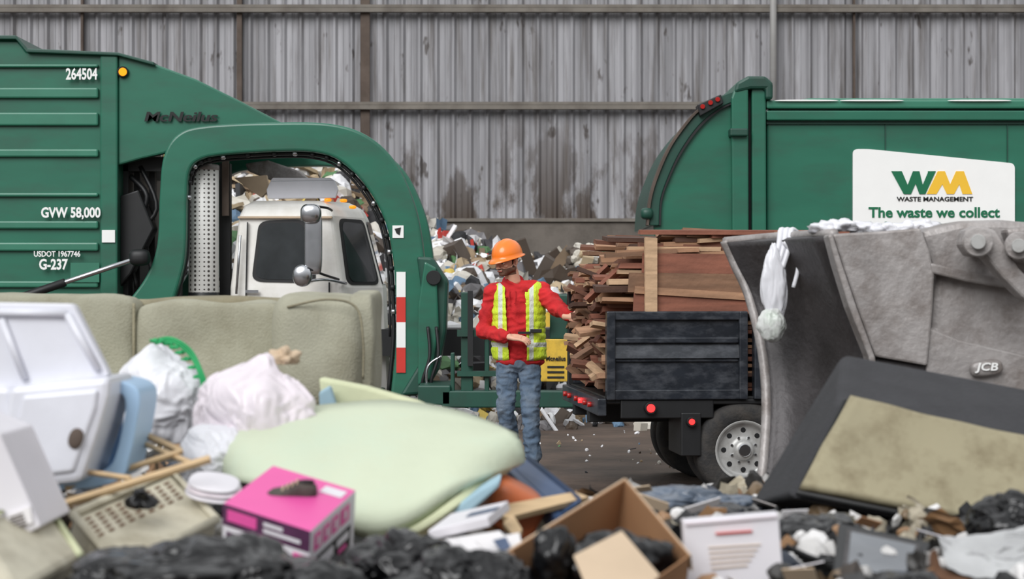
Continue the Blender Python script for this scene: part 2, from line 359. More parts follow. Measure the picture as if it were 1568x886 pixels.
prism('hopper_slope',[(180,88),(235,101),(300,125),(365,157),(432,192),(426,198),(360,164),(300,132),(235,108),(180,96)],G+.05,23.3,M['green2'],gt)
prism('hopper_floor',rect(180,240,300,262),G+.3,23.2,M['black'],gt)
prism('front_bulkhead',rect(180,84,196,560),G+.3,23.3,M['black'],gt)
for u in (205,228,252,268): prism('frame_post',rect(u,250,u+9,600),G+.5+.01*(u%3),G+.62,M['black'],gt)
tube('hose',[P(200,270,G+.3),P(225,300,G+.2),P(215,350,G+.25),P(240,430,G+.3)],.03,M['black'],gt)
tube('hose',[P(215,255,G+.3),P(240,320,G+.2),P(200,370,G+.25),P(210,440,G+.3)],.025,M['black'],gt)
prism('side_valve_box',[(182,300),(212,290),(236,350),(200,420),(182,440)],G+.15,G+.4,M['black'],gt,.02)
cyl('body_marker',P(188,110,G-.07),P(188,110,G+.02),.045,M['amber'],gt); cyl('body_marker_ring',P(188,110,G-.05),P(188,110,G+.02),.062,M['black'],gt)
outer=[(188,470),(222,425),(240,375),(244,300),(250,240),(272,205),(315,192),(420,187),(505,189),(560,206),(602,243),(632,305),(646,365),(652,440),(650,520),(640,606)]
inner=[(262,470),(275,430),(284,385),(286,300),(290,262),(305,245),(340,237),(420,232),(480,233),(522,247),(560,285),(588,335),(600,385),(605,440),(606,520),(598,606)]
band('lift_arm_near',outer,inner,G-.38,G-.12,M['green'],gt,.03)
band('lift_arm_far',outer,inner,23.5,23.75,M['green'],gt,.03,sd=G)
def off(pts,k):
    return [(p[0]+(425-p[0])*k,p[1]+(420-p[1])*k*.9) for p in pts]
o1=cat([(a,b,0) for a,b in off(inner,.02)],4)
tube('arm_hose',[P(p.x,p.y,G-.25) for p in o1],.022,M['black'],gt,sm=0)
o2=cat([(a,b,0) for a,b in off(inner,.05)],4)
tube('arm_hose',[P(p.x,p.y,G-.2) for p in o2[14:-4]],.014,M['black'],gt,sm=0)
for i,p in enumerate(o1[12:-6:2]): q=P(p.x,p.y,G-.28); sup(q,(.06,.06,.06),3,M['chrome' if i%3==0 else 'black'],'hose_clip',gt,cuts=2)
prism('fork_pivot',[(638,392),(662,394),(686,430),(683,505),(672,565),(650,603),(612,606),(640,560),(652,500)],G-.45,G-.0,M['greenD'],gt,.03)
prism('fork_pivot_plate',[(640,470),(650,400),(668,410),(672,500),(660,580),(640,590)],G-.52,G-.44,M['green'],gt,.02)
for i in range(8): prism('reflector',rect(607,416+i*19.3,621,416+(i+1)*19.3),G-.395,G-.37,M['decalR' if i in(2,3,6,7) else 'decal'],gt)
prism('arm_sticker',rect(601,345,618,364),G-.395,G-.37,M['decal'],gt); prism('arm_sticker_print',[(604,350),(614,348),(612,360),(607,357)],G-.40,G-.39,M['decalK'],gt)
for u in (655,668): tube('lift_hose',[P(u,500,G-.55),P(u+3,545,G-.6),P(u-8,585,G-.6),P(u-5,620,G-.5)],.018,M['black'],gt)
tube('chrome_hose',[P(676,545,G-.6),P(656,560,G-.62),P(654,590,G-.62),P(668,610,G-.6)],.014,M['chrome'],gt)
cyl('pivot_pin',P(664,425,G-.55),P(664,425,G+.1),.08,M['black'],gt)
prism('fork_crossbeam',rect(676,598,892,624),G-1.2,G-1.0,M['greenD'],gt,.015)
prism('fork_link',rect(640,590,690,620),G-1.2,G-.1,M['greenD'],gt,.015)
for u,w,v0 in ((690,6,540),(706,18,447),(742,7,470),(868,12,455)): prism('fork_upright',rect(u,v0,u+w,600),G-1.15,G-1.0,M['greenD'],gt,.01)
prism('fork_upright_black',rect(716,445,724,560),G-1.25,G-1.15,M['black'],gt)
prism('fork_bar',rect(700,505,760,515),G-1.2,G-1.1,M['greenD'],gt); prism('fork_bar',rect(700,568,760,576),G-1.2,G-1.1,M['greenD'],gt)
prism('plate_yellow',rect(828,519,870,584),G-1.25,G-1.2,M['yellow'],gt,.01); text('plate_text','Mcneilus',836,545,866,552,G-1.26,M['decalK'],gt)
prism('yellow_post',rect(826,478,842,500),G-1.25,G-1.2,M['yellow'],gt); prism('panel_dark',rect(842,450,884,520),G-1.1,G-1.0,M['greenD'],gt,.02)
for i in range(3): prism('plate_slot',rect(838,560+i*8,864,563+i*8),G-1.26,G-1.24,M['decalK'],gt)
for i,k in enumerate((0,.9,1.8)): text('label','McNeilus',221+k,171,332+k,186,G-.03-.001*i,M['decalK'],gt,shear=.2,off=.005)
text('unit_no','264504',101,104,149,122,G-.07,M['decal'],gt,off=.025)
text('gvw','GVW 58,000',63,317,154,336,G-.075,M['decal'],gt,off=.03)
text('usdot','USDOT 1967746',52,384,123,393,G-.075,M['decal'],gt); text('gcode','G-237',60,396,104,413,G-.075,M['decal'],gt,off=.03)
prism('info_sticker',rect(108,402,152,432),G-.07,G-.055,M['green2'],gt); prism('info_sticker2',rect(156,352,176,371),G-.07,G-.045,M['decal'],gt)
cyl('cylinder_rod',P(40,452,G-.45),P(205,397,G-.45),.028,M['chrome'],gt); cyl('cylinder_barrel',P(-60,486,G-.45),P(100,432,G-.45),.045,M['black'],gt)
sup(P(214,394,G-.42),(.22,.2,.18),3,M['black'],'rod_end',gt,cuts=6)
cyl('exhaust_shield',P(312,455,G+.05),P(312,258,G+.05),.165,M['perf'],gt,n=32); cyl('exhaust_cap',P(312,262,G+.05),P(312,252,G+.05),.17,M['steel'],gt); cyl('exhaust_base',P(312,600,G+.05),P(312,446,G+.05),.17,M['black'],gt)
prism('exhaust_bracket',rect(336,250,352,460),G+.35,G+.5,M['black'],gt); prism('exhaust_rail',rect(340,238,350,330),G+.2,G+.25,M['column'],gt)
lv=[(606,350,520,586,0),(440,352,522,579,0),(330,365,508,550,.03),(314,372,502,542,.08),(306,384,490,526,.2)]
vs=[];fs=[]
for v,a,b,c,ins in lv:
    for u,y in((a,21.15+ins),(b,21.15+ins),(c,21.9),(c,22.55),(b,23.3-ins),(a,23.3-ins)):
        q=P(u,v,21.15); vs.append(Vector((q.x,y,q.z)))
for i in range(len(lv)-1):
    for j in range(6): fs.append([i*6+j,i*6+(j+1)%6,(i+1)*6+(j+1)%6,(i+1)*6+j])
fs+=[[0,1,2,3,4,5],[24+j for j in range(6)]]
mk('cab_shell',vs,fs,M['white'],gt,False,.05,3)
cvs=vs
def facep(i0,i1,s,t,o=.012):
    A=cvs[6+i0];B=cvs[6+i1];C=cvs[12+i1];D=cvs[12+i0]
    p=(A*(1-s)+B*s)*(1-t)+(D*(1-s)+C*s)*t; n=(B-A).cross(D-A).normalized()
    return p+n*o
def facepoly(nm,i0,i1,st,mm,o=.012,th=.02):
    q=[facep(i0,i1,a[0],a[1],o) for a in rpoly(st,.12)]
    n=(cvs[6+i1]-cvs[6+i0]).cross(cvs[12+i0]-cvs[6+i0]).normalized()
    return prism3(nm,q,-n*th,mm,gt)
facepoly('side_window_frame',0,1,[(.19,.08),(.79,.06),(.72,.95),(.22,.93)],M['black'],.012)
facepoly('side_window_glass',0,1,[(.22,.12),(.76,.10),(.69,.91),(.25,.89)],M['glass'],.018)
facepoly('windshield_side_frame',1,2,[(.16,.04),(.93,.04),(.93,.97),(.18,.97)],M['black'],.012)
facepoly('windshield_side',1,2,[(.21,.08),(.88,.08),(.88,.92),(.23,.92)],M['glass'],.018)
facepoly('windshield',2,3,[(.02,.05),(.98,.05),(.98,.95),(.02,.95)],M['glass'],.015)
prism('window_divider',rect(468,345,471,428),21.09,21.12,M['black'],gt)
prism('door_seam',[(503,432),(505,432),(505,600),(503,600)],21.12,21.16,M['black'],gt); prism('door_seam',[(378,340),(379.5,340),(374,600),(372,600)],21.12,21.16,M['black'],gt)
prism('roof_gutter',[(364,331),(508,331),(508,334),(364,334)],21.13,21.2,M['cardL'],gt)
box('door_handle',P(386,446,21.1),(.14,.04,.03),M['chrome'],gt)
cyl('grab_rail',P(368,360,21.08),P(362,450,21.08),.014,M['chrome'],gt)
prism('roof_rack_front',[(408,290),(414,277),(512,276),(518,290),(514,303),(410,304)],21.3,21.36,M['plasticW'],gt,.01)
prism('roof_rack_top',[(414,277),(512,276),(506,272),(418,272)],21.3,22.2,M['plasticW'],gt)
prism('roof_visor',[(358,272),(408,268),(412,290),(400,302),(385,292)],21.6,21.7,M['cardL'],gt)
for u,v in ((502,306),(526,307),(540,317)): sup(P(u,v,21.35),(.08,.07,.04),3,M['amber'],'roof_marker',gt,cuts=4)
prism('roof_air_intake',[(375,250),(410,245),(460,262),(470,272),(415,276),(380,262)],22.3,22.6,M['steel'],gt,.02)
sup(P(480,372,20.75),(.19,.09,.68),6,M['chrome'],'mirror_housing',gt,cuts=8); sup(P(476,327,20.70),(.23,.14,.22),2.6,M['chrome'],'mirror_head',gt,cuts=8)
sup(P(463,422,20.72),(.21,.1,.24),2.2,M['chrome'],'convex_mirror',gt,cuts=8)
tube('mirror_arm',[P(478,315,20.75),P(500,318,20.9),P(508,322,21.15)],.014,M['black'],gt); tube('mirror_arm',[P(472,430,20.72),P(500,428,20.85),P(530,434,21.2)],.016,M['chrome'],gt); tube('mirror_arm',[P(470,410,20.7),P(495,420,20.8),P(520,428,21.2)],.014,M['black'],gt)
box('chassis',(-3.4,22.2,.85),(11,1.0,.3),M['black'],gt)
box('front_bumper',P(560,600,22.2)+Vector((.1,0,-.1)),(.3,2.3,.35),M['greenD'],gt,bevel=.03)
for xx in (-6.5,-5.3,-2.1):
    for yy in (21.3,23.1): wheel('wheel',(xx,yy,.52),.52,.34,gt,32)
# ================= RIGHT TRUCK
rt=empty('garbage_truck.001',(4.5,22,0))
tail=[(1000,342),(1002,305),(1014,270),(1035,227),(1066,186),(1098,160),(1130,146),(1130,342),(1130,470),(1010,430)]
prism('tailgate',tail,G,23.4,M['green'],rt,.03)
band('tailgate_rim',[(994,345),(997,305),(1008,268),(1029,222),(1060,181),(1094,152),(1126,138)],[(1009,345),(1011,308),(1021,276),(1041,233),(1070,192),(1101,166),(1130,153)],G-.06,23.46,M['greenD'],rt,.01)
band('tailgate_rim_seal',[(1009,345),(1011,308),(1021,276),(1041,233),(1070,192),(1101,166),(1130,153)],[(1012,345),(1014,308),(1024,277),(1044,235),(1073,195),(1103,169),(1130,156)],G-.05,G+.1,M['black'],rt,.002)
band('tailgate_rim_edge',[(990,345),(994,305),(1005,266),(1026,220),(1057,178),(1070,166)],[(994,345),(998,305),(1009,268),(1030,222),(1060,181),(1073,169)],G-.1,G+.1,M['column'],rt,.005)
prism('tail_post_rear',[(1122,470),(1120,150),(1128,126),(1146,116),(1147,470)],G-.12,23.5,M['green'],rt,.02)
prism('tail_post_front',[(1152,470),(1151,135),(1158,134),(1173,134),(1174,470)],G-.08,23.45,M['green'],rt,.02)
prism('hinge_gap',rect(1146,140,1153,470),G+.05,23.3,M['black'],rt)
prism('hinge_hood',[(1128,126),(1146,116),(1172,116),(1184,126),(1184,152),(1172,152),(1172,136),(1150,136),(1124,142)],G-.14,G+.4,M['greenD'],rt,.03)
prism('hinge_knuckle',rect(1118,196,1146,208),G-.2,G,M['greenD'],rt,.015)
prism('light_housing',[(1068,160),(1104,144),(1108,158),(1072,178)],G-.15,G+.1,M['black'],rt,.01)
for u,v in ((1076,160),(1088,154),(1099,149)): cyl('tail_lens',P(u,v+3,G-.18),P(u,v+3,G-.1),.026,M['redlens'],rt)
prism('body',[(1174,170),(1190,157),(1900,157),(1900,560),(1174,560)],G+.05,23.4,M['green'],rt,.02)
prism('roof_rail',rect(1174,153,1900,166),G-.06,G+.1,M['green2'],rt,.02); prism('roof_cap',[(1190,158),(1240,150),(1900,150),(1900,160)],G+.1,23.4,M['green2'],rt,.02)
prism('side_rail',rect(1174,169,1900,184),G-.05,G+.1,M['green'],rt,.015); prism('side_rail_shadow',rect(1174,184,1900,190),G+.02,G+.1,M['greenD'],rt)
for u in (1355,1542,1720): prism('panel_seam',rect(u,190,u+1.4,560),G+.035,G+.06,M['greenD'],rt)
for u,v in ((1235,155),(1335,155),(1500,155)): sup(P(u,v-1,G-.08),(.7,.03,.02),3,M['decal'],'roof_reflector_strip',rt,cuts=4)
prism('sign_panel',rpoly([(1306,228),(1330,228),(1554,250),(1554,396),(1306,396)],8),G+.01,G+.045,M['decal'],rt)
prism('logo_w',[(1365,262),(1381,262),(1390,283),(1398,262),(1408,262),(1413,283),(1421,264),(1421,262),(1433,262),(1417,297),(1408,297),(1402,281),(1395,297),(1384,297)],G-.0,G+.01,M['wmG'],rt)
prism('logo_m',[(1419,297),(1436,262),(1447,262),(1455,282),(1464,262),(1476,262),(1489,297),(1474,297),(1469,282),(1461,297),(1450,297),(1443,282),(1434,297)],G+.003,G+.01,M['wmY'],rt)
text('sign_text','WASTE MANAGEMENT',1373,301,1490,308,G+.005,M['decalK'],rt)
text('sign_text_line','The waste we collect',1330,317,1531,333,G+.005,M['wmG'],rt,off=.025)
text('sign_text_line','helps power our',1330,339,1500,354,G+.005,M['wmG'],rt,off=.025)
box('chassis',(5.2,22.2,.85),(7.5,1.0,.35),M['black'],rt)
prism('hopper_bumper',[(1010,420),(1130,460),(1174,560),(1174,610),(1050,600),(1000,500)],G+.1,23.3,M['greenD'],rt,.02)
sup(P(990,327,G-.05),(.14,.2,.13),3,M['greenD'],'tail_latch',rt,cuts=4)
for xx in (4.0,5.2,8.2):
    for yy in (21.3,23.1): wheel('wheel',(xx,yy,.52),.52,.34,rt,32)
# ================= DUMP TRUCK with lumber (local frame, small yaw)
dt=empty('dump_truck',(.65,13.2,0),(0,0,math.radians(5.5)))
def lb(nm,x0,x1,y0,y1,z0,z1,mm,bv=.008): return box(nm,((x0+x1)/2,(y0+y1)/2,(z0+z1)/2),(x1-x0,y1-y0,z1-z0),M[mm],dt,bevel=bv)
BT=1.30;BB=.71
for x0,x1 in ((0,.985),(1.03,3.6)):
    lb('bed_side',x0+.02,x1-.02,.03,.06,BB,BT,'blackbed'); lb('bed_side_far',x0+.02,x1-.02,1.94,1.97,BB,BT,'blackbed')
    lb('top_rail',x0,x1,-.01,.07,BT-.06,BT,'blackbed'); lb('bottom_rail',x0,x1,-.01,.07,BB-.02,BB+.05,'blackbed')
    lb('side_post',x0,x0+.06,-.02,.07,BB-.02,BT,'blackbed'); lb('side_post',x1-.06,x1,-.02,.07,BB-.02,BT,'blackbed')
    lb('mid_ridge',x0+.06,x1-.06,.0,.05,1.08,1.12,'blackbed'); box('mid_slope',((x0+x1)/2,.02,1.02),(x1-x0-.12,.02,.10),M['blackbed'],dt,rot=(-.35,0,0))
    lb('mid_ridge',x0+.06,x1-.06,.01,.05,.95,.97,'blackbed')
lb('bed_floor',0,3.6,.03,1.97,.66,.71,'black'); lb('frame_rail',-.05,5.2,.55,.65,.50,.66,'black'); lb('frame_rail',-.05,5.2,1.35,1.45,.50,.66,'black')
lb('rear_light_bar',-.06,0,.0,2.0,.58,.70,'blackbed'); lb('headboard',3.55,3.6,.03,1.97,.7,1.7,'blackbed')
lb('cab_box',3.8,5.3,.1,1.9,.5,2.0,'white',.1); lb('hood_box',5.25,6.2,.2,1.8,.5,1.3,'white',.1)
for y in (.35,.6,.85,1.1,1.5,1.75): cyl('marker_lens',(-.085,y,.64),(-.05,y,.64),.02,M['redlens' if y!=.85 else 'redlamp'],dt,n=12)
cyl('tail_lamp',(.30,-.06,.635),(.30,.0,.635),.028,M['redlamp'],dt); cyl('tail_lamp_ring',(.30,-.05,.635),(.30,.01,.635),.042,M['black'],dt)
cyl('stop_lamp',(.585,-.06,.54),(.585,.0,.54),.020,M['redlamp'],dt); cyl('stop_lamp_ring',(.585,-.05,.54),(.585,.01,.54),.034,M['black'],dt)
lb('lamp_bracket',.1,.75,.01,.04,.56,.69,'black'); lb('mudflap',.52,.66,.0,.5,.30,.60,'black')
lb('wheel_arch',.6,1.35,.02,.5,.655,.69,'black')
for y in (.12,.40,1.62,1.88): wheel('rear_wheel',(.97,y,.335),.335,.22,dt)
wheel('front_wheel',(4.9,.15,.335),.335,.22,dt); wheel('front_wheel',(4.9,1.85,.335),.335,.22,dt)
cyl('axle',(.97,.1,.335),(.97,1.9,.335),.06,M['black'],dt); cyl('axle_front',(4.9,.1,.335),(4.9,1.9,.335),.06,M['black'],dt)
lb('stake',-.02,.03,1.97,2.02,.6,1.45,'black')
s=Soup()
z=.74
while z<1.72:
    y=.12
    while y<1.9:
        w=random.uniform(.09,.2); t=random.uniform(.02,.045)
        L=random.uniform(2.2,3.2); x0=random.uniform(-.06,.20)+(.06*y if z<1.0 else 0) if z<1.6 else random.uniform(.02,.6)
        s.add('cube',(x0+L/2,y+w/2,z),(L,w*.96,t),(random.uniform(-.22,.22),random.uniform(-.02,.025),random.uniform(-.04,.04)),random.choices(range(6),[5,4,5,3,4,5])[0],.004)
        y+=w
    z+=random.uniform(.035,.055)
for i in range(110):
    L=random.uniform(.4,2.2); x0=random.uniform(.06,2.4); y=random.uniform(.1,1.9)
    s.add('cube',(x0+L/2,y,random.uniform(1.70,1.85)),(L,random.uniform(.06,.2),.03),(random.uniform(-.4,.4),random.uniform(-.08,.06),random.uniform(-.2,.2)),random.choice((0,1,2,3,4,5)),.004)
for i in range(34):
    y=random.uniform(.1,1.8); s.add('cube',(random.uniform(-.04,.12),y,random.uniform(.78,1.58)),(random.uniform(.12,.36),random.uniform(.05,.10),.03),(random.uniform(-.6,.6),random.uniform(-1.0,1.0),random.uniform(-.4,.4)),random.randrange(6),.01)
for zz,x0,x1,mi in ((1.345,.20,2.9,0),(1.485,.16,2.9,5),(1.62,.26,3.0,0)):
    s.add('cube',((x0+x1)/2,.06,zz+.0),(x1-x0,.03,.135),(0.03,0.01,0),mi,.004)
s.add('cube',(.75,.04,1.415),(1.1,.03,.05),(0,.06,0),2,.004)
for i in range(5): s.add('cube',(1.8+i*.12,.1+.3*i,1.85+.008*i),(3.1,.18,.03),(.05,.0,.02*(i-2)),(0,4,3,0,2)[i],.004)
s.add('cube',(.31,.015,1.55),(.085,.04,.52),(0,.0,0),4,.01)
for i in range(10): s.add('cube',(.25+.12*i,.08+.02*i,1.70+.016*i),(.5+.08*i,.06,.03),(0,-.07+.035*(i%4),.03*i),(5,2,4,1,0,2,3,5,4,0)[i],.004)
s.build('lumber_load',LUM,dt)
# ================= LOADER BUCKET
bk=empty('loader_bucket',(1.9,10.3,0))
far=[P(1112,368,11.2),P(1128,405,11.2),P(1150,455,11.15),P(1170,540,11.0),P(1176,620,10.9),P(1172,700,10.8),P(1164,770,10.7),P(1160,860,10.6)]
near=[P(1275,358,10.0),P(1290,405,10.05),P(1312,470,10.1),P(1340,545,10.1),P(1352,620,10.05),P(1345,700,10),P(1330,780,10),P(1325,880,9.9)]
vs=[];fs=[];nn=10
fc=cat(far,4);nc=cat(near,4)
for a,b in zip(fc,nc):
    for k in range(nn+1):
        t=k/nn; p=a.lerp(b,t); p.y+=.45*math.sin(t*math.pi)*.6; vs.append(p)
for i in range(len(fc)-1):
    for k in range(nn): a=i*(nn+1)+k; fs.append([a,a+1,a+nn+2,a+nn+1])
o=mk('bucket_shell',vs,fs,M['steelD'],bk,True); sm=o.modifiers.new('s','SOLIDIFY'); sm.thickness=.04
tube('bucket_lip',[P(1110,370,11.2),P(1190,363,10.9),P(1277,358,10.0)],.028,M['steel'],bk)
tube('cutting_edge',[p+Vector((-.01,-.02,0)) for p in far],.03,M['steel'],bk)
plate=[(1275,358),(1345,354),(1410,349),(1424,385),(1431,420),(1428,480),(1420,560),(1340,546),(1312,470),(1290,405)]
prism('side_plate',plate,9.9,9.98,M['steel'],bk,.012)
prism('side_plate_edge',[(1275,358),(1290,405),(1312,470),(1340,546),(1352,620),(1345,700),(1330,800),(1322,800),(1336,700),(1342,620),(1330,546),(1300,470),(1280,405),(1268,360)],9.85,10.02,M['steel'],bk,.01)
prism('back_shell',[(1410,352),(1470,338),(1530,336),(1640,345),(1700,400),(1700,800),(1420,800),(1400,560),(1424,500),(1431,420)],10.0,11.0,M['steel'],bk,.04)
prism('rear_rib',[(1424,402),(1480,415),(1640,440),(1640,456),(1480,431),(1427,418)],9.9,10.02,M['steel'],bk,.01)
prism('wear_plate',[(1420,500),(1470,520),(1640,560),(1640,640),(1450,600),(1418,570)],9.93,10.01,M['steel'],bk,.012)
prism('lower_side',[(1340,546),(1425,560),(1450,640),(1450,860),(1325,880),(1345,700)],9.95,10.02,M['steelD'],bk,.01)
prism('link_arm',[(1478,352),(1500,344),(1524,352),(1560,410),(1590,440),(1590,470),(1565,455),(1535,425),(1508,392),(1485,392),(1473,374)],9.6,9.75,M['steel'],bk,.015)
for u,v,r in ((1498,370,.075),(1560,376,.07)):
    cyl('pin_boss',P(u,v,9.52),P(u,v,10.1),r,M['steel'],bk,n=28); cyl('pin',P(u,v,9.47),P(u,v,9.9),r*.5,M['rim'],bk)
prism('lift_boom',[(1540,350),(1700,330),(1900,360),(1900,440),(1700,420),(1560,400)],9.8,9.95,M['steel'],bk,.02)
sup(P(1510,563,9.9),(.17,.06,.085),3,M['steel'],'cast_badge',bk,rot=(0,-.12,0),cuts=6); text('badge_letters','JCB',1493,555,1528,571,9.865,M['decal'],bk,shear=.2)
pb=empty('plastic_scraps',P(1340,352,10.3))
for i in range(9): bag('scrap',P(1262+i*19,350-3*math.sin(i),10.25+.02*i),(.06,.07,.032),M['bagW'],pb,seed=i,amp=.5,sd=3)
hb_=empty('hanging_plastic_bag',P(1185,450,10.75))
bag('bag_bottom',P(1182,497,10.6),(.075,.06,.09),M['clearbag'],hb_,seed=4,amp=.15,sd=5,flat=2,hfq=.4)
bag('bag_body',P(1185,440,10.62),(.07,.045,.22),M['bagW'],hb_,seed=5,amp=.15,sd=5,flat=2,hfq=.5)
for i,(a,b) in enumerate(((1178,1196),(1190,1204),(1198,1212))):
    tube('bag_strap',[P(a,410,10.6),P(b-4,378,10.62),P(b,352,10.7),P(b+12,360,10.8)],.016,M['bagW'],hb_)
tube('bag_tail',[P(1200,370,10.6),P(1222,400,10.6),P(1215,440,10.6)],.012,M['bagW'],hb_)
# ================= FOREGROUND PILE
def sm_(a,b,x): t=max(0,min(1,(x-a)/(b-a))); return t*t*(3-2*t)
def hf(x,y):
    L=sm_(.1,-.7,x); R=sm_(.7,1.1,x)
    h=.60+.10*L*sm_(5.8,6.8,y)
    y0=7.3+2.6*L+.6*R; y1=11.2+1.6*L
    h*=1-sm_(y0,y1,y)
    h*=sm_(3.2,4.6,y)
    return h+.05*noise.noise(Vector((x*2.3,y*2.3,3)))*min(1,h*3)
fp=empty('refuse_pile',(0,7.5,0))
vs=[];fs=[];nx,ny=110,130
for j in range(ny+1):
    for i in range(nx+1):
        xx=-3.6+7.2*i/nx; yy=3.2+9.8*j/ny; e=sm_(-3.6,-3.0,xx)*sm_(3.6,3.0,xx)
        vs.append((xx,yy,max(-.02,hf(xx,yy)*e-.01+.035*noise.noise(Vector((xx*7,yy*7,1)))*min(1,hf(xx,yy)*4))))
for j in range(ny):
    for i in range(nx): a=j*(nx+1)+i; fs.append([a,a+1,a+nx+2,a+nx+1])
mk('pile_mass',vs,fs,FT[8],fp,True)
s=Soup(); w=[8,6,5,6,5,5,3,4,6,3]
for i in range(3400):
    xx=random.uniform(-2.8,2.8); yy=random.uniform(4.6,11.5)
    if hf(xx,yy)<.05: continue
    s.rnd((xx,yy,hf(xx,yy)+random.uniform(-.02,.02)),random.choice((.05,.07,.1,.13)),10,w)
for i in range(120):
    xx=random.uniform(.5,1.5); yy=random.uniform(5.0,6.8); s.rnd((xx,yy,hf(xx,yy)+random.uniform(.02,.07)),random.choice((.05,.07,.1)),10,[2,2,5,2,3,5,2,1,2,3],st=1)
s.build('loose_junk',FT,fp)
# ---- couch
co=empty('couch',(-1.6,9.4,.5))
def cb(nm,u0,v0,u1,v1,d,dp,e=7,mm='couch',amp=.03,rot=(0,0,0)):
    A=P(u0,v0,d);B=P(u1,v1,d); c=(A+B)/2; c.y=d+dp/2
    return sup(c,(B.x-A.x,dp,A.z-B.z),e,M[mm],nm,co,rot,amp,4,18,seed=u0*.01)
cb('back_cushion',-110,450,206,600,9.5,.26,9); cb('back_cushion',204,462,432,600,9.5,.26,9)
cb('arm_rest',410,446,560,640,9.1,.75,4.2); cb('arm_rest_far',-180,447,-100,640,9.1,.75,6)
cb('back_frame',-150,456,566,700,9.72,.16,10,'couchD'); cb('arm_end',532,446,573,620,9.2,.62,7,'couch')
cb('seat',-105,585,415,690,8.95,.6,8); cb('base',-150,660,565,740,9.0,.8,10,'couchD')
tube('piping',[P(205,464,9.5),P(205,520,9.49),P(205,585,9.5)],.008,M['couchD'],co); tube('cushion_seam',[P(440,470,9.12),P(500,458,9.08),P(545,470,9.1),P(556,520,9.1),P(556,580,9.12)],.006,M['couchD'],co)
# ---- white toddler table + blue chair
wt=empty('plastic_play_table',P(80,600,6.0))
prism('table_top',rpoly([(-60,462),(112,465),(168,576),(22,594),(-60,596)],8),6.0,6.06,M['plasticW'],wt,.006)
for a,b in (((-20,478),(102,480)),((102,480),(150,566)),((2,488),(38,580))): tube('table_ridge',[P(*a,5.99),P(*b,5.99)],.012,M['plasticW'],wt,sm=0)
prism('table_side',[(14,592),(168,577),(166,606),(150,660),(124,738),(54,746),(20,690),(6,640)],5.92,6.3,M['plasticW'],wt,.02)
prism('table_side_inset',[(34,606),(150,596),(146,625),(112,722),(66,728),(40,690),(28,640)],5.905,5.93,M['plasticW'],wt,.01)
sup(P(116,671,5.90),(.045,.02,.065),2.2,M['column'],'grip_hole',wt,rot=(0,.3,0),cuts=8)
prism('table_leg',[(-40,590),(18,592),(24,640),(0,668),(-40,672)],5.95,6.2,M['plasticW'],wt,.02)
ch=empty('toddler_chair',P(150,680,6.25))
band('seat_shell',[(166,580),(200,588),(214,606),(209,650),(198,700),(182,735),(120,749),(40,749)],[(160,596),(184,602),(192,618),(188,650),(178,692),(164,716),(115,733),(40,737)],6.1,6.4,M['plasticB'],ch,.012)
prism('seat_panel',[(150,600),(190,612),(182,690),(165,720),(120,738),(126,700)],6.33,6.36,M['plasticB'],ch,.005)
wbx=empty('white_carton',P(10,750,5.3))
prism('carton_body',[(-60,640),(0,664),(63,806),(0,838),(-60,850)],5.2,5.55,M['printW'],wbx,.006)
prism('carton_label',[(8,790),(46,775),(50,800),(14,812)],5.19,5.2,M['paper'],wbx)
for i in range(4): prism('carton_print',[(14+i*2,792+i*5),(34+i*2,785+i*5),(34+i*2,787+i*5),(14+i*2,794+i*5)],5.185,5.19,M['column'],wbx)
# ---- basket, bin
cr=empty('laundry_basket',P(220,800,5.9))
def boxfrom(nm,L,B,R,h,ms,parent,bevel=.004):
    n=(L-B).cross(R-B).normalized()
    if n.z<0:n=-n
    Fq=L+R-B; top=[L,B,R,Fq]; bot=[p-n*h for p in top]
    o=mk(nm,top+bot,[[0,1,2,3],[0,3,7,4],[3,2,6,7],[1,0,4,5],[2,1,5,6],[4,5,6,7]],ms,parent,False,bevel,2,fm=[0,1,2,1,2,2] if isinstance(ms,list) else None)
    return o,top,bot,n
L,B,R=P(112,792,5.7),P(262,726,6.2),P(332,800,5.9)
boxfrom('basket_body',L,B,R,.26,M['beige'],cr,.01)
Fq=L+R-B
for i in range(9):
    for j in range(5):
        a=(i+.7)/10; b=.10+j*.075; c=L.lerp(B,a)+(Fq-L)*b; d1=(B-L)*.05; d2=(Fq-L)*.03
        n=(L-B).cross(R-B).normalized(); n=n if n.z>0 else -n
        prism3('basket_slot',[c+n*.001,c+d1+n*.001,c+d1+d2+n*.001,c+d2+n*.001],n*.002,M['cardD'],cr)
tube('basket_rim',[L+Vector((0,0,.01)),Fq+Vector((0,0,.01)),R+Vector((0,0,.01))],.014,M['beige'],cr,sm=0)
tube('basket_rim',[L+Vector((0,0,.01)),B+Vector((0,0,.01)),R+Vector((0,0,.01))],.014,M['beige'],cr,sm=0)
bag('hole_dark_blob',P(216,768,5.72),(.024,.028,.026),M['bagK'],cr,seed=9,amp=.8,sd=4)  # black blob stands in for the shaded dark of an irregular basket hole
db=empty('dirty_bin',P(50,840,5.2))
boxfrom('bin_body',P(-40,800,5.0),P(60,758,5.6),P(124,850,5.25),.25,M['beige'],db,.02)
tube('bin_rim',[P(-30,798,5.0),P(60,756,5.58),P(122,850,5.25)],.014,M['foam2'],db,sm=0)
st=empty('wood_sticks',P(210,735,6.1))
for a,b,w_ in (((95,772,5.85),(322,702,5.9),.013),((100,748,6.1),(280,690,6.2),.010),((200,655,6.4),(276,690,6.3),.012),((130,722,6.0),(200,732,5.9),.009),((205,672,6.4),(300,712,6.1),.010)):
    tube('stick',[P(*a),P(*b)],w_,M['wood'],st,n=4,sm=0)
pl=empty('plate_stack',P(325,745,5.9))
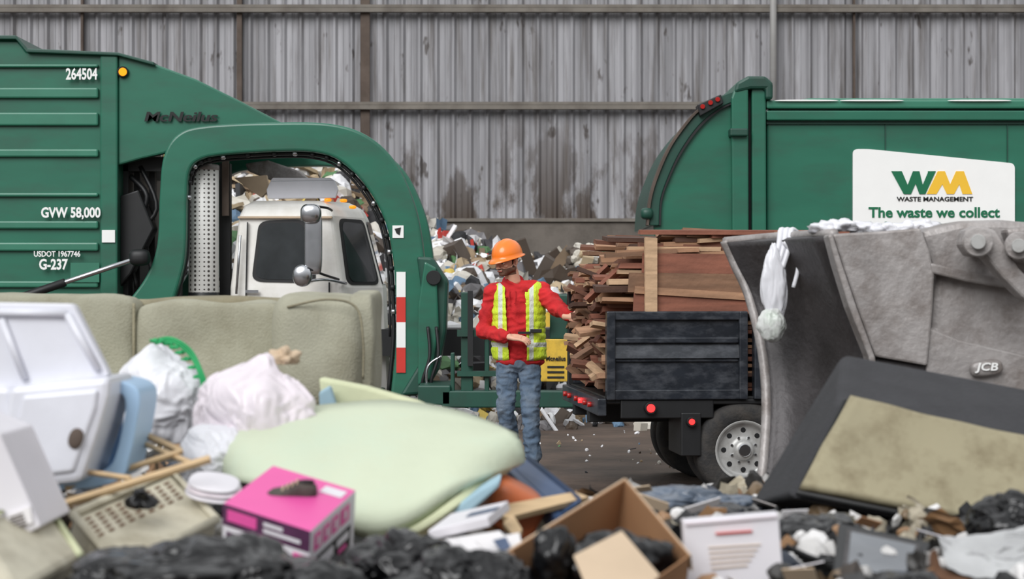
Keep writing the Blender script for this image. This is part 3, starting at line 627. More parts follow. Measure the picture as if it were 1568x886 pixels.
for i in range(3): sup(P(328,738+i*8,6.0),(.16+.01*i,.15,.016),2.5,M['bagP' if i%2 else 'printW'],'plate',pl,rot=(.3,.15,0),cuts=6)
# ---- white bags
bag('white_garbage_bag',P(244,618,7.2),(.178,.16,.19),M['bagW'],None,seed=1,sd=6,knot=.5,amp=.14,hfq=1.0)
bag('white_garbage_bag.001',P(392,645,6.75),(.20,.17,.19),M['bagP'],None,seed=2,sd=6,knot=.4,rot=(0,.25,0),amp=.15,hfq=1.0)
bag('white_garbage_bag.002',P(330,705,6.6),(.12,.13,.12),M['bagW'],None,seed=3,sd=6,amp=.14,hfq=.9)
gn=empty('green_netting',P(280,550,7.1))
for k in range(3):
    tube('net_cord',[P(232+k*3,522+k*2,7.15),P(262,517+k*3,7.1),P(292-k*2,535+k*3,7.08),P(310-k*3,570,7.05),P(320-k*3,602+k*5,7.05)],.0045,M['greennet'],gn,n=6)
for k in range(9):
    t=k/8; c=P(238+76*t,522+(72*t*t),7.08); bag('net_bunch',c,(.012,.008,.007),M['greennet'],gn,seed=k,amp=.9,sd=3)
bag('crumpled_packet',P(436,548,6.9),(.035,.04,.03),M['cardL'],None,seed=8,amp=.6,sd=4)
# ---- foam
fm_=empty('foam_mattress',P(570,730,6.5))
tp=[(348,692,6.7),(372,668,6.75),(440,651,6.8),(520,641,6.85),(600,636,6.85),(682,648,6.8),(742,668,6.7),(782,690,6.6)]
bt=[(350,700,6.7),(385,742,6.4),(450,775,6.2),(515,805,6.1),(565,824,6.0),(630,808,6.05),(700,760,6.2),(780,697,6.55)]
tc=cat([P(*a) for a in tp],5); bc=cat([P(*a) for a in bt],5); vs=[];fs=[];nn=10
for a,b in zip(tc,bc):
    for k in range(nn+1): t=k/nn; p=a.lerp(b,t); p+=Vector((0,-.05,.02))*math.sin(t*math.pi); vs.append(p)
for i in range(len(tc)-1):
    for k in range(nn): a=i*(nn+1)+k; fs.append([a,a+1,a+nn+2,a+nn+1])
o=mk('foam_sheet',vs,fs,M['foam'],fm_,True); q=o.modifiers.new('s','SOLIDIFY'); q.thickness=.06; q.offset=-1
eo=[P(566,824,5.98),P(630,806,6.02),P(700,757,6.17),P(782,692,6.5)]; ei=[P(596,832,6.0),P(655,806,6.05),P(722,757,6.2),P(800,696,6.55)]
a_=cat(eo,6); b_=cat(ei,6); vs=[];fs=[]
for p,q in zip(a_,b_): vs+=[p,q,q+Vector((0,.06,-.03)),p+Vector((0,.06,-.03))]
for k in range(len(a_)-1):
    for j in range(4): fs.append([k*4+j,k*4+(j+1)%4,(k+1)*4+(j+1)%4,(k+1)*4+j])
fs+=[[0,1,2,3],[(len(a_)-1)*4+j for j in range(4)]]
mk('foam_edge',vs,fs,M['foam2'],fm_,False,.006)
prism('foam_wedge',[(488,578),(560,592),(640,615),(690,638),(720,680),(560,680),(494,640)],7.3,7.42,M['foam2'],fm_,.012)
prism('foam_blue_edge',[(490,640),(488,600),(505,590),(520,640)],7.2,7.27,M['foamB'],fm_,.01)
prism('foam_blue_piece',[(690,780),(735,748),(768,730),(765,745),(720,785),(690,792)],6.15,6.3,M['foamB'],fm_,.01)
# ---- pink box + shoe
pk=empty('toy_box',P(445,790,5.6))
L,B,R=P(342,770,5.55),P(418,712,5.95),P(545,750,5.75)
o,top,bot,n=boxfrom('box_body',L,B,R,.21,[M['pink'],M['printW'],M['printW']],pk,.003)
Fq=top[3]; dn=-n
def decal(nm,o_,ex,ey,a0,b0,a1,b1,mm,lift=.001):
    nn_=ex.cross(ey).normalized()
    if nn_.y>0: nn_=-nn_
    q=[o_+ex*a+ey*b+nn_*lift for a,b in((a0,b0),(a1,b0),(a1,b1),(a0,b1))]; prism3(nm,q,nn_*.001,mm,pk)
ex=R-Fq; ey=dn*.21
for a0,a1 in ((.08,.22),(.27,.41),(.46,.60),(.65,.85)): decal('print_bar',Fq,ex,ey,a0,.10,a1,.34,M['pink'])
for a0 in (.13,.32,.51,.73): decal('print_letter_hole',Fq,ex,ey,a0,.16,a0+.05,.28,M['printW'],.0025)
decal('print_picture',Fq,ex,ey,.10,.44,.90,.92,M['decalK'])
decal('print_picture_part',Fq,ex,ey,.16,.50,.50,.66,M['printW'],.0025); decal('print_picture_part',Fq,ex,ey,.58,.50,.84,.60,M['printW'],.0025); decal('print_picture_part',Fq,ex,ey,.22,.74,.70,.84,M['purple'],.0025); decal('print_picture_part',Fq,ex,ey,.62,.66,.80,.72,M['pink'],.0025)
decal('top_print',L+n*.0,(Fq-L),(B-L),.70,.75,.95,.9,M['printW'])
ex=Fq-L
for i,(a0,b0,a1,b1,mm) in enumerate(((.0,.0,1.0,.30,'purple'),(.05,.38,.42,.90,'purple'),(.82,.36,.97,.88,'pink'))): decal('print_patch',L,ex,ey,a0,b0,a1,b1,M[mm])
for i,(a0,b0,a1,b1,mm) in enumerate(((.06,.06,.40,.22,'pink'),(.48,.08,.70,.13,'printW'),(.48,.17,.90,.22,'printW'),(.10,.46,.24,.62,'pink'),(.27,.66,.38,.82,'printW'))): decal('print_patch_detail',L,ex,ey,a0,b0,a1,b1,M[mm],.0025)
c=L+ex*.62+ey*.66; nn_=ex.cross(ey).normalized(); nn_=nn_ if nn_.y<0 else -nn_
cyl('print_ring',c,c+nn_*.004,.045,M['pink'],pk); cyl('print_ring_inner',c,c+nn_*.005,.038,M['printW'],pk); cyl('print_dot',c,c+nn_*.006,.026,M['decalK'],pk)
sh=empty('shoe',P(447,752,5.7))
def loft(nm,secs,mm,parent,nseg=20):
    vs=[];fs=[]
    for c,ax,ay,w_,h_ in secs:
        for k in range(nseg): a=2*math.pi*k/nseg; ca,sa=math.cos(a),math.sin(a); vs.append(Vector(c)+Vector(ax)*w_*math.copysign(abs(ca)**.8,ca)+Vector(ay)*h_*math.copysign(abs(sa)**.8,sa))
    for i in range(len(secs)-1):
        for k in range(nseg): fs.append([i*nseg+k,i*nseg+(k+1)%nseg,(i+1)*nseg+(k+1)%nseg,(i+1)*nseg+k])
    fs+=[list(range(nseg)),list(range((len(secs)-1)*nseg,len(secs)*nseg))]
    return mk(nm,vs,fs,mm,parent,True)
base=P(447,765,5.68); X=Vector((1,0.1,-.12)).normalized(); Y=Vector((0,1,.35)).normalized(); Z=X.cross(Y)
loft('sole',[(base+X*x_,Y,Z,w_,.008) for x_,w_ in((-.078,.008),(-.07,.022),(-.04,.03),(0,.024),(.04,.026),(.068,.02),(.076,.006))],M['shoeD'],sh)
loft('upper',[(base+X*x_+Z*(h_*.9),Y,Z,w_,h_) for x_,w_,h_ in((-.074,.012,.008),(-.06,.024,.014),(-.035,.028,.018),(-.01,.025,.026),(.015,.023,.034),(.045,.023,.034),(.066,.018,.03),(.072,.008,.02))],M['shoe'],sh)
sup(base+X*.036+Z*.064,(.05,.03,.014),2.2,M['decalK'],'collar_opening',sh,cuts=5)
for i in range(4):
    c=base+X*(-.03+.013*i)+Z*(.034+.009*i); tube('lace',[c-Y*.016,c+Z*.005,c+Y*.016],.003,M['cardL'],sh,n=5)
# ---- cardboard box
cx=empty('cardboard_box',(.25,5.1,.7))
Lp,Bp,Rp=P(780,842,5.1),P(957,733,5.5),P(1057,850,5.15); Fp=Lp+Rp-Bp
n=(Lp-Bp).cross(Rp-Bp).normalized(); n=n if n.z>0 else -n
for nm,a,b in (('side_1',Lp,Bp),('side_2',Bp,Rp),('side_3',Rp,Fp),('side_4',Fp,Lp)):
    cc=(Lp+Rp)/2; inn=(cc-(a+b)/2); inn=(inn-n*inn.dot(n)).normalized()*.006
    q=[a,b,b-n*.26,a-n*.26]; prism3(nm,q,inn,M['card'],cx)
prism3('bottom',[Lp-n*.26,Bp-n*.26,Rp-n*.26,Fp-n*.26],-n*.004,M['card'],cx)
for nm,a,b,k in (('flap_1',Lp,Bp,.05),('flap_2',Bp,Rp,.06)):
    cc=(Lp+Rp)/2; ou=((a+b)/2-cc); ou=(ou-n*ou.dot(n)).normalized(); q=[a,b,b+ou*k*.35-n*k,a+ou*k*.35-n*k]; prism3(nm,q,ou*.005,M['cardL'],cx)
ctr=(Lp+Rp)/2
bag('inner_black_bag',ctr+Vector((-.07,-.02,-.055)),(.11,.10,.08),M['bagK'],cx,seed=21,amp=.25,sd=5,flat=2)
bag('inner_black_bag',ctr+Vector((.07,.08,-.055)),(.12,.10,.09),M['bagK'],cx,seed=22,amp=.25,sd=5,flat=2)
bag('inner_black_bag',P(848,850,4.98),(.05,.05,.07),M['bagK'],cx,seed=23,amp=.25,sd=4,flat=2)
prism3('loose_card',[P(878,850,4.93),P(952,812,5.03),P(1010,880,4.88),P(960,930,4.78),P(905,915,4.78)],(0,.01,-.005),M['cardL'],cx)
# ---- black bags front
bgs=((215,888,5.0,.17,.2,.08),(330,893,4.95,.22,.22,.11),(450,915,4.9,.18,.2,.085),(610,888,5.2,.15,.18,.12),(680,910,5.0,.16,.18,.10),(745,915,4.9,.12,.15,.1),(1250,832,6.2,.16,.2,.09),(1100,800,6.9,.2,.2,.06),(1545,808,6.0,.12,.15,.1),(580,858,5.5,.08,.1,.06),(1390,912,5.1,.10,.12,.06))
for i,(u,v,d,rx,ry,rz) in enumerate(bgs):
    bag('black_garbage_bag'+('' if i==0 else '.%03d'%i),P(u,v,d),(rx,ry,rz),M['bagK'],None,seed=30+i,amp=.26,sd=6,hfq=.75)
bag('clear_film_sheet',P(1050,768,7.2),(.18,.15,.045),mat('smoky_film',(92,102,116),.25,0,.25,9,film=.6,bs=6),None,seed=77,amp=.4,sd=5)
# ---- small foreground stuff
bb=empty('blue_steel_beam',P(830,745,6.6))
prism3('beam_top',[P(783,712,6.9),P(806,702,6.9),P(887,768,6.3),P(862,786,6.3)],(0,.02,-.02),M['blue'],bb,.003)
prism3('beam_side',[P(775,716,6.88),P(783,712,6.88),P(862,786,6.28),P(850,792,6.28)],(0,.03,-.06),M['blue'],bb,.003)
prism3('beam_lip',[P(806,702,6.9),P(810,706,6.9),P(890,772,6.3),P(887,768,6.3)],(0,.01,.02),M['blue'],bb,.002)
sup(P(782,774,6.45),(.20,.2,.16),5,M['orange'],'orange_plastic_tub',None,rot=(.2,.5,.3),cuts=8)
lwo=empty('scrap_plank',P(780,790,6.2)); prism3('plank',[P(752,775,6.3),P(880,752,6.4),P(902,760,6.35),P(775,792,6.2)],(0,.02,-.02),M['wood'],lwo,.002); prism3('plank_offcut',[P(770,800,6.0),P(785,785,6.1),P(800,810,6.0),P(790,825,5.9)],(0,.03,-.02),M['wood'],lwo,.002)
wbk=empty('white_flat_box',P(715,798,5.8)); o,tp_,_,nbx=boxfrom('box_body',P(655,812,5.7),P(690,786,5.95),P(778,766,5.95),.03,M['printW'],wbk,.003)
fq_=tp_[3]; lq=tp_[0]; rq=tp_[2]
prism3('box_print',[lq.lerp(fq_,.5)+nbx*.002+(rq-fq_)*.35,fq_+nbx*.002+(rq-fq_)*.35,fq_+nbx*.002+(rq-fq_)*.6,lq.lerp(fq_,.5)+nbx*.002+(rq-fq_)*.6],nbx*.001,M['blue'],wbk)
pps=empty('paper_sheets',P(760,840,5.5))
for q in ([(700,822,5.5),(765,812,5.6),(802,850,5.4),(730,880,5.2)],[(728,828,5.35),(795,815,5.45),(806,862,5.3),(790,886,5.2)],[(640,830,5.6),(700,822,5.7),(730,850,5.5),(700,860,5.4)]): prism3('sheet',[P(*x_) for x_ in q],(0,.004,-.003),M['paper'],pps)
prism3('crest_print',[P(755,828,5.33),P(775,823,5.37),P(782,838,5.3),P(768,845,5.27)],(0,-.003,.003),M['blue'],pps)
pc=empty('paper_carton',P(1120,835,5.4)); prism('carton_face',[(1045,797),(1192,785),(1199,878),(1150,905),(1050,900)],5.4,5.46,M['printW'],pc,.004); prism('red_print',[(1096,816),(1152,812),(1152,814),(1096,818)],5.39,5.4,M['decalR'],pc); prism('pink_edge',[(1050,800),(1190,788),(1190,792),(1050,804)],5.39,5.4,M['bagP'],pc)
for i in range(5): prism('print_line',[(1085+i,838+i*8),(1165-5*i,833+i*8),(1165-5*i,834+i*8),(1085+i,839+i*8)],5.394,5.4,M['cardL'],pc)
fr=empty('framed_mirror',P(1350,850,5.6))
fq=[P(1285,800,5.8),P(1425,830,5.7),P(1400,900,5.3),P(1275,880,5.3)]
prism3('frame_panel',fq,(0,.02,-.02),M['black'],fr,.004); cc=sum(fq,Vector())/4; prism3('frame_glass',[cc+(x_-cc)*.70+Vector((0,-.006,.004)) for x_ in fq],(0,.004,-.002),M['mirrorg'],fr); prism3('frame_mat',[cc+(x_-cc)*.80+Vector((0,-.004,.002)) for x_ in fq],(0,.004,-.002),M['steelD'],fr)
fo=empty('foil_tray',P(1500,840,5.5))
vs=[];fs=[];q0,q1,q2,q3=P(1434,836,5.5),P(1610,798,5.75),P(1610,892,5.3),P(1450,886,5.35)
for i in range(25):
    for j in range(17):
        s_,t_=i/24,j/16; p=q0.lerp(q1,s_).lerp(q3.lerp(q2,s_),t_); vs.append(p+Vector((0,-.5,.85))*(.018*(.4-abs(noise.noise(p*9)))+.01*(.4-abs(noise.noise(p*22)))+.03*((2*s_-1)**2)))
for i in range(24):
    for j in range(16): a=i*17+j; fs.append([a,a+1,a+18,a+17])
mk('tray_foil',vs,fs,M['foil'],fo,True)
prism3('tray_rim',[P(1425,842,5.45),P(1434,838,5.5),P(1442,868,5.4),P(1510,895,5.3),P(1500,900,5.25),P(1425,880,5.35)],(0,.02,-.03),M['cardD'],fo,.006)
ch_=empty('clothes_hangers',P(1270,850,5.6))
for i in range(6): tube('hanger',[P(1205+i*6,835+i*6,5.6),P(1260+i*5,857+i*4,5.5),P(1320,850+i*8,5.5)],.006,M['black'],ch_)
sc=empty('cardboard_scraps',P(1180,860,5.4))
for i,(u,v,d,w_,h_,mm) in enumerate(((1215,790,6.3,.10,.05,'paper'),(1000,770,6.8,.12,.05,'cardL'),(1075,775,6.6,.14,.04,'paper'),(1225,880,5.3,.09,.06,'cardL'),(1330,800,6.1,.08,.04,'card'),(985,748,7.0,.06,.04,'cardL'),(1400,880,5.2,.10,.05,'card'),(1170,770,7.0,.09,.03,'steel'),(1290,790,6.4,.09,.03,'paper'),(1235,865,5.4,.10,.05,'printW'),(1420,815,5.9,.10,.04,'printW'))):
    box('scrap_sheet',P(u,v,d),(w_,.004,h_),M[mm],sc,rot=(.5+.1*i,.3*math.sin(i*2),.4*math.cos(i*3)),bevel=.001)
# ---- box spring right
bx=empty('box_spring',P(1400,680,7.3))
Fr=[P(1284,617,7.1),P(1700,716,7.1),P(1640,845,6.8),P(1206,760,6.9)]
Bk=[P(1290,540,7.65),P(1700,618,7.65),P(1660,800,7.6),P(1146,776,7.5)]
mk('spring_body',Fr+Bk,[[0,1,2],[0,2,3],[4,7,6,5],[0,4,5,1],[1,5,6,2],[2,6,7,3],[3,7,4,0]],M['charcoal'],bx,False,.03,4)
cc=sum(Fr,Vector())/4; nrm=(Fr[1]-Fr[0]).cross(Fr[3]-Fr[0]).normalized(); nrm=nrm if nrm.y<0 else -nrm
inn=[cc+(p-cc)*.955 for p in Fr]
vs=[];fs=[];nn=24
for i in range(nn+1):
    for j in range(nn+1):
        s_,t_=i/nn,j/nn; p=inn[0].lerp(inn[1],s_).lerp(inn[3].lerp(inn[2],s_),t_); vs.append(p+nrm*(.045+.012*noise.noise(p*6)))
for i in range(nn):
    for j in range(nn): a=i*(nn+1)+j; fs.append([a,a+1,a+nn+2,a+nn+1])
o=mk('lining',vs,fs,M['tan'],bx,True); q=o.modifiers.new('s','SOLIDIFY'); q.thickness=.05
tube('piping',[p+nrm*.04 for p in inn+[inn[0]]],.016,M['black'],bx,sm=0)
# ================= WORKER
wk=local(empty('worker',(.068,15.4,0))); wk.scale=(1.02,1.02,1.02)
M['hoodie']=mat('red_hoodie',(200,38,42),.9,0,.16,8,bump=.6,bs=22,dirt=(150,24,30),da=.5,ds=5)
M['jeans']=mat('blue_jeans',(88,107,128),.9,0,.2,9,bump=.5,bs=24,dirt=(134,143,152),da=.65,ds=6)
M['skin']=mat('skin',(222,172,146),.55,0,.06,20,sub=.1)
M['stubble']=mat('stubble',(112,80,64),.75,0,.2,60)
M['hair']=mat('hair',(62,44,34),.8,0,.2,60)
M['helmet']=mat('orange_hardhat',(250,128,30),.3,0,.04,coat=.4)
M['boot']=mat('work_boot',(70,54,42),.8,0,.2,20)
M['lip']=mat('lips',(168,100,88),.5)
def vestmat():
    m=bpy.data.materials.new('hi_vis_vest'); m.use_nodes=True; nt=m.node_tree; b=nt.nodes['Principled BSDF']; b.inputs['Roughness'].default_value=.6
    tc=nt.nodes.new('ShaderNodeTexCoord'); sp=nt.nodes.new('ShaderNodeSeparateXYZ'); nt.links.new(tc.outputs['Object'],sp.inputs[0])
    def near(ax,c,w):
        a=nt.nodes.new('ShaderNodeMath');a.operation='SUBTRACT';a.inputs[1].default_value=c;nt.links.new(sp.outputs[ax],a.inputs[0])
        d=nt.nodes.new('ShaderNodeMath');d.operation='ABSOLUTE';nt.links.new(a.outputs[0],d.inputs[0])
        e=nt.nodes.new('ShaderNodeMath');e.operation='LESS_THAN';e.inputs[1].default_value=w;nt.links.new(d.outputs[0],e.inputs[0]); return e.outputs[0]
    def mx(a,c):
        e=nt.nodes.new('ShaderNodeMath');e.operation='MAXIMUM';nt.links.new(a,e.inputs[0]);nt.links.new(c,e.inputs[1]);return e.outputs[0]
    f=mx(mx(near(0,-.158,.017),near(0,.085,.017)),near(2,.99,.018))
    x=nt.nodes.new('ShaderNodeMix'); x.data_type='RGBA'; x.inputs[6].default_value=srgb((208,232,56)); x.inputs[7].default_value=srgb((214,220,208)); nt.links.new(f,x.inputs[0]); nt.links.new(x.outputs[2],b.inputs['Base Color'])
    n=nt.nodes.new('ShaderNodeTexNoise'); n.inputs['Scale'].default_value=20; bp=nt.nodes.new('ShaderNodeBump'); bp.inputs['Strength'].default_value=.5; bp.inputs['Distance'].default_value=.02; nt.links.new(n.outputs[0],bp.inputs['Height']); nt.links.new(bp.outputs[0],b.inputs['Normal'])
    return m
M['vest']=vestmat()
def balls(lst,voxel,it=4,name='b'):
    bm=bmesh.new()
    for chn in lst:
        pts=[]
        for i in range(len(chn)-1):
            a,ra=chn[i];b,rb=chn[i+1]; a=Vector(a);b=Vector(b);ra=Vector(ra if hasattr(ra,'__len__') else (ra,)*3);rb=Vector(rb if hasattr(rb,'__len__') else (rb,)*3)
            n=max(2,int((b-a).length/(min(ra.x,rb.x)*.35))+1)
            for k in range(n): t=k/n; pts.append((a.lerp(b,t),ra.lerp(rb,t)))
            if i==len(chn)-2: pts.append((b,rb))
        if len(chn)==1: a,ra=chn[0]; pts=[(Vector(a),Vector(ra if hasattr(ra,'__len__') else (ra,)*3))]
        for p,r in pts: bmesh.ops.create_icosphere(bm,subdivisions=3 if r.x>.03 else 2,radius=1,matrix=Matrix.Translation(p)@Matrix.Diagonal((r.x,r.y,r.z,1)))
    me=bpy.data.meshes.new(name); bm.to_mesh(me); bm.free(); o=bpy.data.objects.new(name+'_t',me); SC.collection.objects.link(o)
    r=o.modifiers.new('r','REMESH'); r.mode='VOXEL'; r.voxel_size=voxel; s=o.modifiers.new('s','SMOOTH'); s.iterations=it; s.factor=.6
    bpy.context.view_layer.update(); out=bpy.data.meshes.new_from_object(o.evaluated_get(bpy.context.evaluated_depsgraph_get())); bpy.data.objects.remove(o)
    return out
def fin(me,name,ms,parent,wr=0,fr=9,fmf=None,M4=None,st=(1,1,1)):
    if wr:
        ns=[v.normal.copy() for v in me.vertices]
        for v,n_ in zip(me.vertices,ns):
            p=Vector((v.co.x*st[0],v.co.y*st[1],v.co.z*st[2])); v.co+=n_*wr*((.35-abs(noise.noise(p*fr)))*1.6+.6*noise.noise(p*fr*.5))
    me.materials.clear()
    for m in ms: me.materials.append(m)
    for p in me.polygons:
        p.use_smooth=True; p.material_index=fmf(p.center) if fmf else 0
    if M4: me.transform(M4)
    o=bpy.data.objects.new(name,me); me.name=name; return reg(o,parent)
shL=(-.205,.0,1.385); shR=(.165,-.01,1.40)
elL=(-.285,.0,1.10); elR=(.285,-.16,1.275)
hipL=(-.10,.0,.88);hipR=(.07,.0,.88); knL=(-.115,-.02,.47);anL=(-.065,.20,.11); knR=(.075,-.09,.47); anR=(.10,-.05,.10)
me=balls([[((-.015,0,.95),(.155,.115,.08)),((-.015,0,.86),(.165,.12,.09))],[(hipL,(.085,.095,.09)),((-.11,-.01,.68),.080),(knL,.066),((-.09,.09,.3),.066),(anL,(.060,.066,.05))],[(hipR,(.085,.095,.09)),((.075,-.04,.68),.080),(knR,.066),((.085,-.07,.3),.066),(anR,(.060,.068,.05))]],.010,4)
fin(me,'jeans',[M['jeans']],wk,.018,12,st=(1,1,1.8))
tor=[((-.005,0,.86),(.185,.135,.05)),((-.01,0,.95),(.19,.14,.08)),((-.015,0,1.10),(.18,.135,.08)),((-.015,0,1.25),(.19,.138,.09)),((-.02,0,1.345),(.185,.12,.09))]
me=balls([tor,[(shL,.078),((-.02,.0,1.43),(.09,.085,.06)),(shR,.078)],[((-.055,-.0,1.44),(.07,.07,.05)),((-.07,-.015,1.50),(.055,.058,.02))],[((-.06,.075,1.44),(.10,.055,.05)),((-.07,.07,1.50),(.08,.045,.035))],
 [(shL,.076),((-.255,.0,1.25),.065),(elL,.058),((-.20,-.12,1.075),.052),((-.125,-.225,1.058),.046),((-.115,-.235,1.057),.038)],
 [(shR,.078),((.235,-.08,1.335),.068),(elR,.062),((.335,-.26,1.245),.054),((.368,-.325,1.222),.045),((.376,-.34,1.215),.038)]],.010,4)
fin(me,'hoodie',[M['hoodie']],wk,.022,11,st=(1,1,1.6))
tube('drawstring',[(-.085,-.115,1.42),(-.09,-.14,1.36),(-.085,-.15,1.30)],.004,M['hoodie'],wk); tube('drawstring',[(-.045,-.115,1.42),(-.04,-.145,1.37),(-.045,-.155,1.31)],.004,M['hoodie'],wk)
g_=.024
tv=[(p,(r[0]+g_,r[1]+g_,r[2])) for p,r in tor]; tv[0]=((-.005,0,.90),(.207,.159,.05))
me=balls([tv,[((-.15,0,1.39),(.075,.10,.09)),((.11,0,1.40),(.075,.10,.085))]],.008,4)
ns=[v.normal.copy() for v in me.vertices]
for v,n_ in zip(me.vertices,ns): v.co+=n_*.014*((.35-abs(noise.noise(v.co*9+Vector((3,0,0))*1)))*1.5)
bm=bmesh.new(); bm.from_mesh(me)
def cutf(c):
    z=c.z
    if z<.865: return True
    if abs(c.x+.02)<.075+max(0,(z-1.42))*1.2 and z>1.40: return True
    lo=-.120+(1.45-z)*.06; hi=.030+(1.45-z)*.03
    if c.y<0 and lo<c.x<hi: return True
    if z>1.2 and (c.x<-.232 or c.x>.195) : return True
    return False
bmesh.ops.delete(bm,geom=[f for f in bm.faces if cutf(f.calc_center_median())],context='FACES')
for _ in range(6):
    bmesh.ops.smooth_vert(bm,verts=[v for v in bm.verts if v.is_boundary],factor=.5,use_axis_x=True,use_axis_y=True,use_axis_z=True)
bm.to_mesh(me); bm.free(); o=fin(me,'safety_vest',[M['vest']],wk); q=o.modifiers.new('s','SOLIDIFY'); q.thickness=.006; q.offset=1
box('radio_strap',(.12,-.168,1.10),(.09,.02,.03),M['black'],wk,bevel=.005); box('vest_buckle',(.03,-.170,1.085),(.10,.012,.018),M['black'],wk)
def hand(name,w,d,pn,th,parent,curl=.35):
    w=Vector(w);d=Vector(d).normalized();pn=Vector(pn);pn=(pn-d*pn.dot(d)).normalized();s=d.cross(pn)*th
    ch=[]
    for o_ in (-.028,-.010,.010,.028): ch.append([(w+s*o_*.6,.018),(w+d*.045+s*o_,.015),(w+d*.088+s*o_,.0125)])
    for o_,l in ((-.031,.8),(-.011,.96),(.011,1.0),(.031,.92)):
        p=w+d*.088+s*o_; pts=[(p,.0105)]; a=curl*.5
        for sl in (.040,.027,.020):
            dd=d*math.cos(a)+pn*math.sin(a)+s*o_*1.5; p=p+dd*sl*l; pts.append((p,.0095 if sl>.03 else .0085)); a+=curl
        ch.append(pts)
    t0=w+d*.025+s*.03; t1=t0+(d*.6+s*.7+pn*.25).normalized()*.04; t2=t1+(d*.85+s*.25+pn*.35).normalized()*.032; t3=t2+(d*.95+pn*.3).normalized()*.022
    ch.append([(t0,.015),(t1,.012),(t2,.0105),(t3,.009)]); ch.append([(w-d*.05,.027),(w,.026)])
    me=balls(ch,.0038,2); return fin(me,name,[M['skin']],parent)
hand('hand_right',(-.085,-.262,1.056),(1,-.25,-.12),(-.1,.5,-1),1,wk,.4)
hand('hand_left',(.385,-.365,1.21),(.6,-.3,-.05),(.2,.9,0),1,wk,.95)
for a,yo in ((anL,.0),(anR,0)):
    ax,ay,_=a
    me=balls([[((ax,ay+.03,.05),(.042,.05,.05)),((ax,ay-.08,.042),(.045,.05,.042)),((ax,ay-.17,.036),(.046,.05,.036))],[((ax,ay+.01,.06),(.045,.05,.06)),((ax,ay,.14),(.045,.05,.05))]],.008,2)
    for v in me.vertices: v.co.z=max(v.co.z,.002)
    fin(me,'boot',[M['boot']],wk)
HM=Matrix.Translation((-.085,-.045,1.532))@Euler((0,0,math.radians(-44))).to_matrix().to_4x4()@Euler((math.radians(13),0,0)).to_matrix().to_4x4()@Matrix.Scale(1.08,4)
me=balls([[((0,.012,.145),(.074,.092,.082))],[((0,-.02,.11),(.066,.07,.06))],[((0,-.038,.06),(.052,.052,.045)),((0,-.062,.028),(.034,.032,.022))],[((-.05,-.0,.055),(.018,.03,.025)),((0,-.066,.03),(.026,.022,.018)),((.05,0,.055),(.018,.03,.025))],
 [((0,-.086,.118),(.009,.010,.01)),((0,-.104,.088),(.010,.010,.010)),((0,-.112,.076),(.013,.012,.009))],[((-.012,-.1,.073),(.008,.009,.007))],[((.012,-.1,.073),(.008,.009,.007))],
 [((-.045,-.07,.128),(.018,.014,.008)),((0,-.084,.128),(.018,.012,.008)),((.045,-.07,.128),(.018,.014,.008))],[((-.038,-.066,.085),(.02,.018,.016))],[((.038,-.066,.085),(.02,.018,.016))],
 [((0,-.086,.053),(.024,.013,.012))],[((0,.015,.06),(.05,.055,.04)),((0,.03,-.05),(.052,.055,.04))],
 [((-.078,.014,.105),(.008,.016,.026)),((-.076,.010,.085),(.007,.012,.014))],[((.078,.014,.105),(.008,.016,.026)),((.076,.010,.085),(.007,.012,.014))]],.0045,2)
def hm(c):
    if c.z>.07 and c.y>.03 and abs(c.x)<.085: return 2
    if abs(c.x)>.058 and -.02<c.y<.0 and c.z>.06: return 2
    if c.z<.066 and c.y<.02 and c.z>.005 and not(c.z>.048 and c.y<-.09 and abs(c.x)<.02): return 1
    if .062<c.z<.070 and c.y<-.08 and abs(c.x)<.026: return 1
    return 0
fin(me,'head',[M['skin'],M['stubble'],M['hair']],wk,0,fmf=hm,M4=HM)
def hp_(p): return HM@Vector(p)
for sx in (-1,1):
    sup(hp_((sx*.032,-.079,.108)),(.027,.02,.018),2,M['decal'],'eye',wk,cuts=5); sup(hp_((sx*.032,-.089,.107)),(.011,.008,.011),2,M['decalK'],'iris',wk,cuts=3)
    tube('eyebrow',[hp_((sx*.016,-.094,.126)),hp_((sx*.034,-.09,.131)),hp_((sx*.052,-.074,.126))],.004,M['hair'],wk,n=5); tube('eyelid',[hp_((sx*.018,-.086,.113)),hp_((sx*.032,-.092,.117)),hp_((sx*.046,-.08,.113))],.0035,M['skin'],wk,n=5)
tube('lips',[hp_((-.022,-.093,.050)),hp_((0,-.102,.052)),hp_((.022,-.093,.050))],.0042,M['lip'],wk,n=6)
vs=[];fs=[];nr,ns_=14,40
for i in range(nr+1):
    ph=i/nr*math.pi/2
    for k in range(ns_):
        a=2*math.pi*k/ns_; x=math.cos(a)*math.sin(ph)*.102; y=math.sin(a)*math.sin(ph)*.125+.008; z=.142+math.cos(ph)**.85*.122
        rid=.006*math.exp(-((abs(x)-.0)/.014)**2)+.004*math.exp(-((abs(x)-.04)/.01)**2); z+=rid*math.cos(ph)
        vs.append(HM@Vector((x,y,z)))
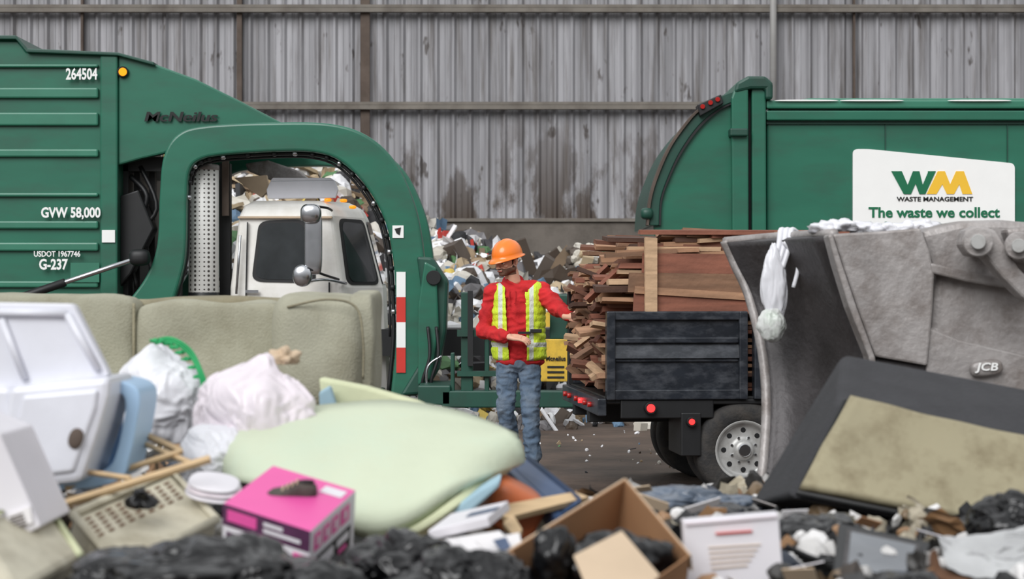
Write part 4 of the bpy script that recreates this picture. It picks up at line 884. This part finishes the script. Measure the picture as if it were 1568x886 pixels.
for r,dz in ((1.05,-.004),(1.16,-.010)):
    for k in range(ns_):
        a=2*math.pi*k/ns_; f=max(0,-math.sin(a))**2; x=math.cos(a)*.102*r; y=math.sin(a)*.125*(r+(.26*f if r>1.1 else .02*f))+.008; vs.append(HM@Vector((x,y,.142+dz-.012*f*(r>1.1))))
for i in range(nr+2):
    for k in range(ns_): fs.append([i*ns_+k,i*ns_+(k+1)%ns_,(i+1)*ns_+(k+1)%ns_,(i+1)*ns_+k])
o=mk('hard_hat',vs,fs,M['helmet'],wk,True); q=o.modifiers.new('s','SOLIDIFY'); q.thickness=.004
# ================= LIGHT / WORLD / CAMERA
w=bpy.data.worlds.new('hall_daylight'); SC.world=w; w.use_nodes=True; nt=w.node_tree; bg=nt.nodes['Background']
tc=nt.nodes.new('ShaderNodeTexCoord'); sp=nt.nodes.new('ShaderNodeSeparateXYZ'); nt.links.new(tc.outputs['Generated'],sp.inputs[0])
r=nt.nodes.new('ShaderNodeValToRGB'); mr=nt.nodes.new('ShaderNodeMapRange'); mr.inputs[1].default_value=-1; nt.links.new(sp.outputs[2],mr.inputs[0]); nt.links.new(mr.outputs[0],r.inputs[0])
r.color_ramp.elements[0].position=.45; r.color_ramp.elements[0].color=(.13,.125,.125,1); r.color_ramp.elements[1].position=.72; r.color_ramp.elements[1].color=(.96,.98,1.0,1)
nt.links.new(r.outputs[0],bg.inputs[0]); bg.inputs[1].default_value=.88
def sun(nm,rot,e,ang):
    l=bpy.data.lights.new(nm,'SUN'); l.energy=e; l.angle=ang; o=bpy.data.objects.new(nm,l); o.rotation_euler=rot; SC.collection.objects.link(o)
sun('daylight_sun',(math.radians(56),0,math.radians(-22)),2.35,math.radians(38))
cam=bpy.data.cameras.new('camera'); co_=bpy.data.objects.new('camera',cam); SC.collection.objects.link(co_); co_.location=(0,0,H); co_.rotation_euler=(math.pi/2,0,0)
cam.lens=K/1568*36; cam.sensor_width=36; cam.clip_end=200; cam.dof.use_dof=True; cam.dof.focus_distance=15.8; cam.dof.aperture_fstop=3.0
SC.camera=co_
SC.view_settings.view_transform='Standard'
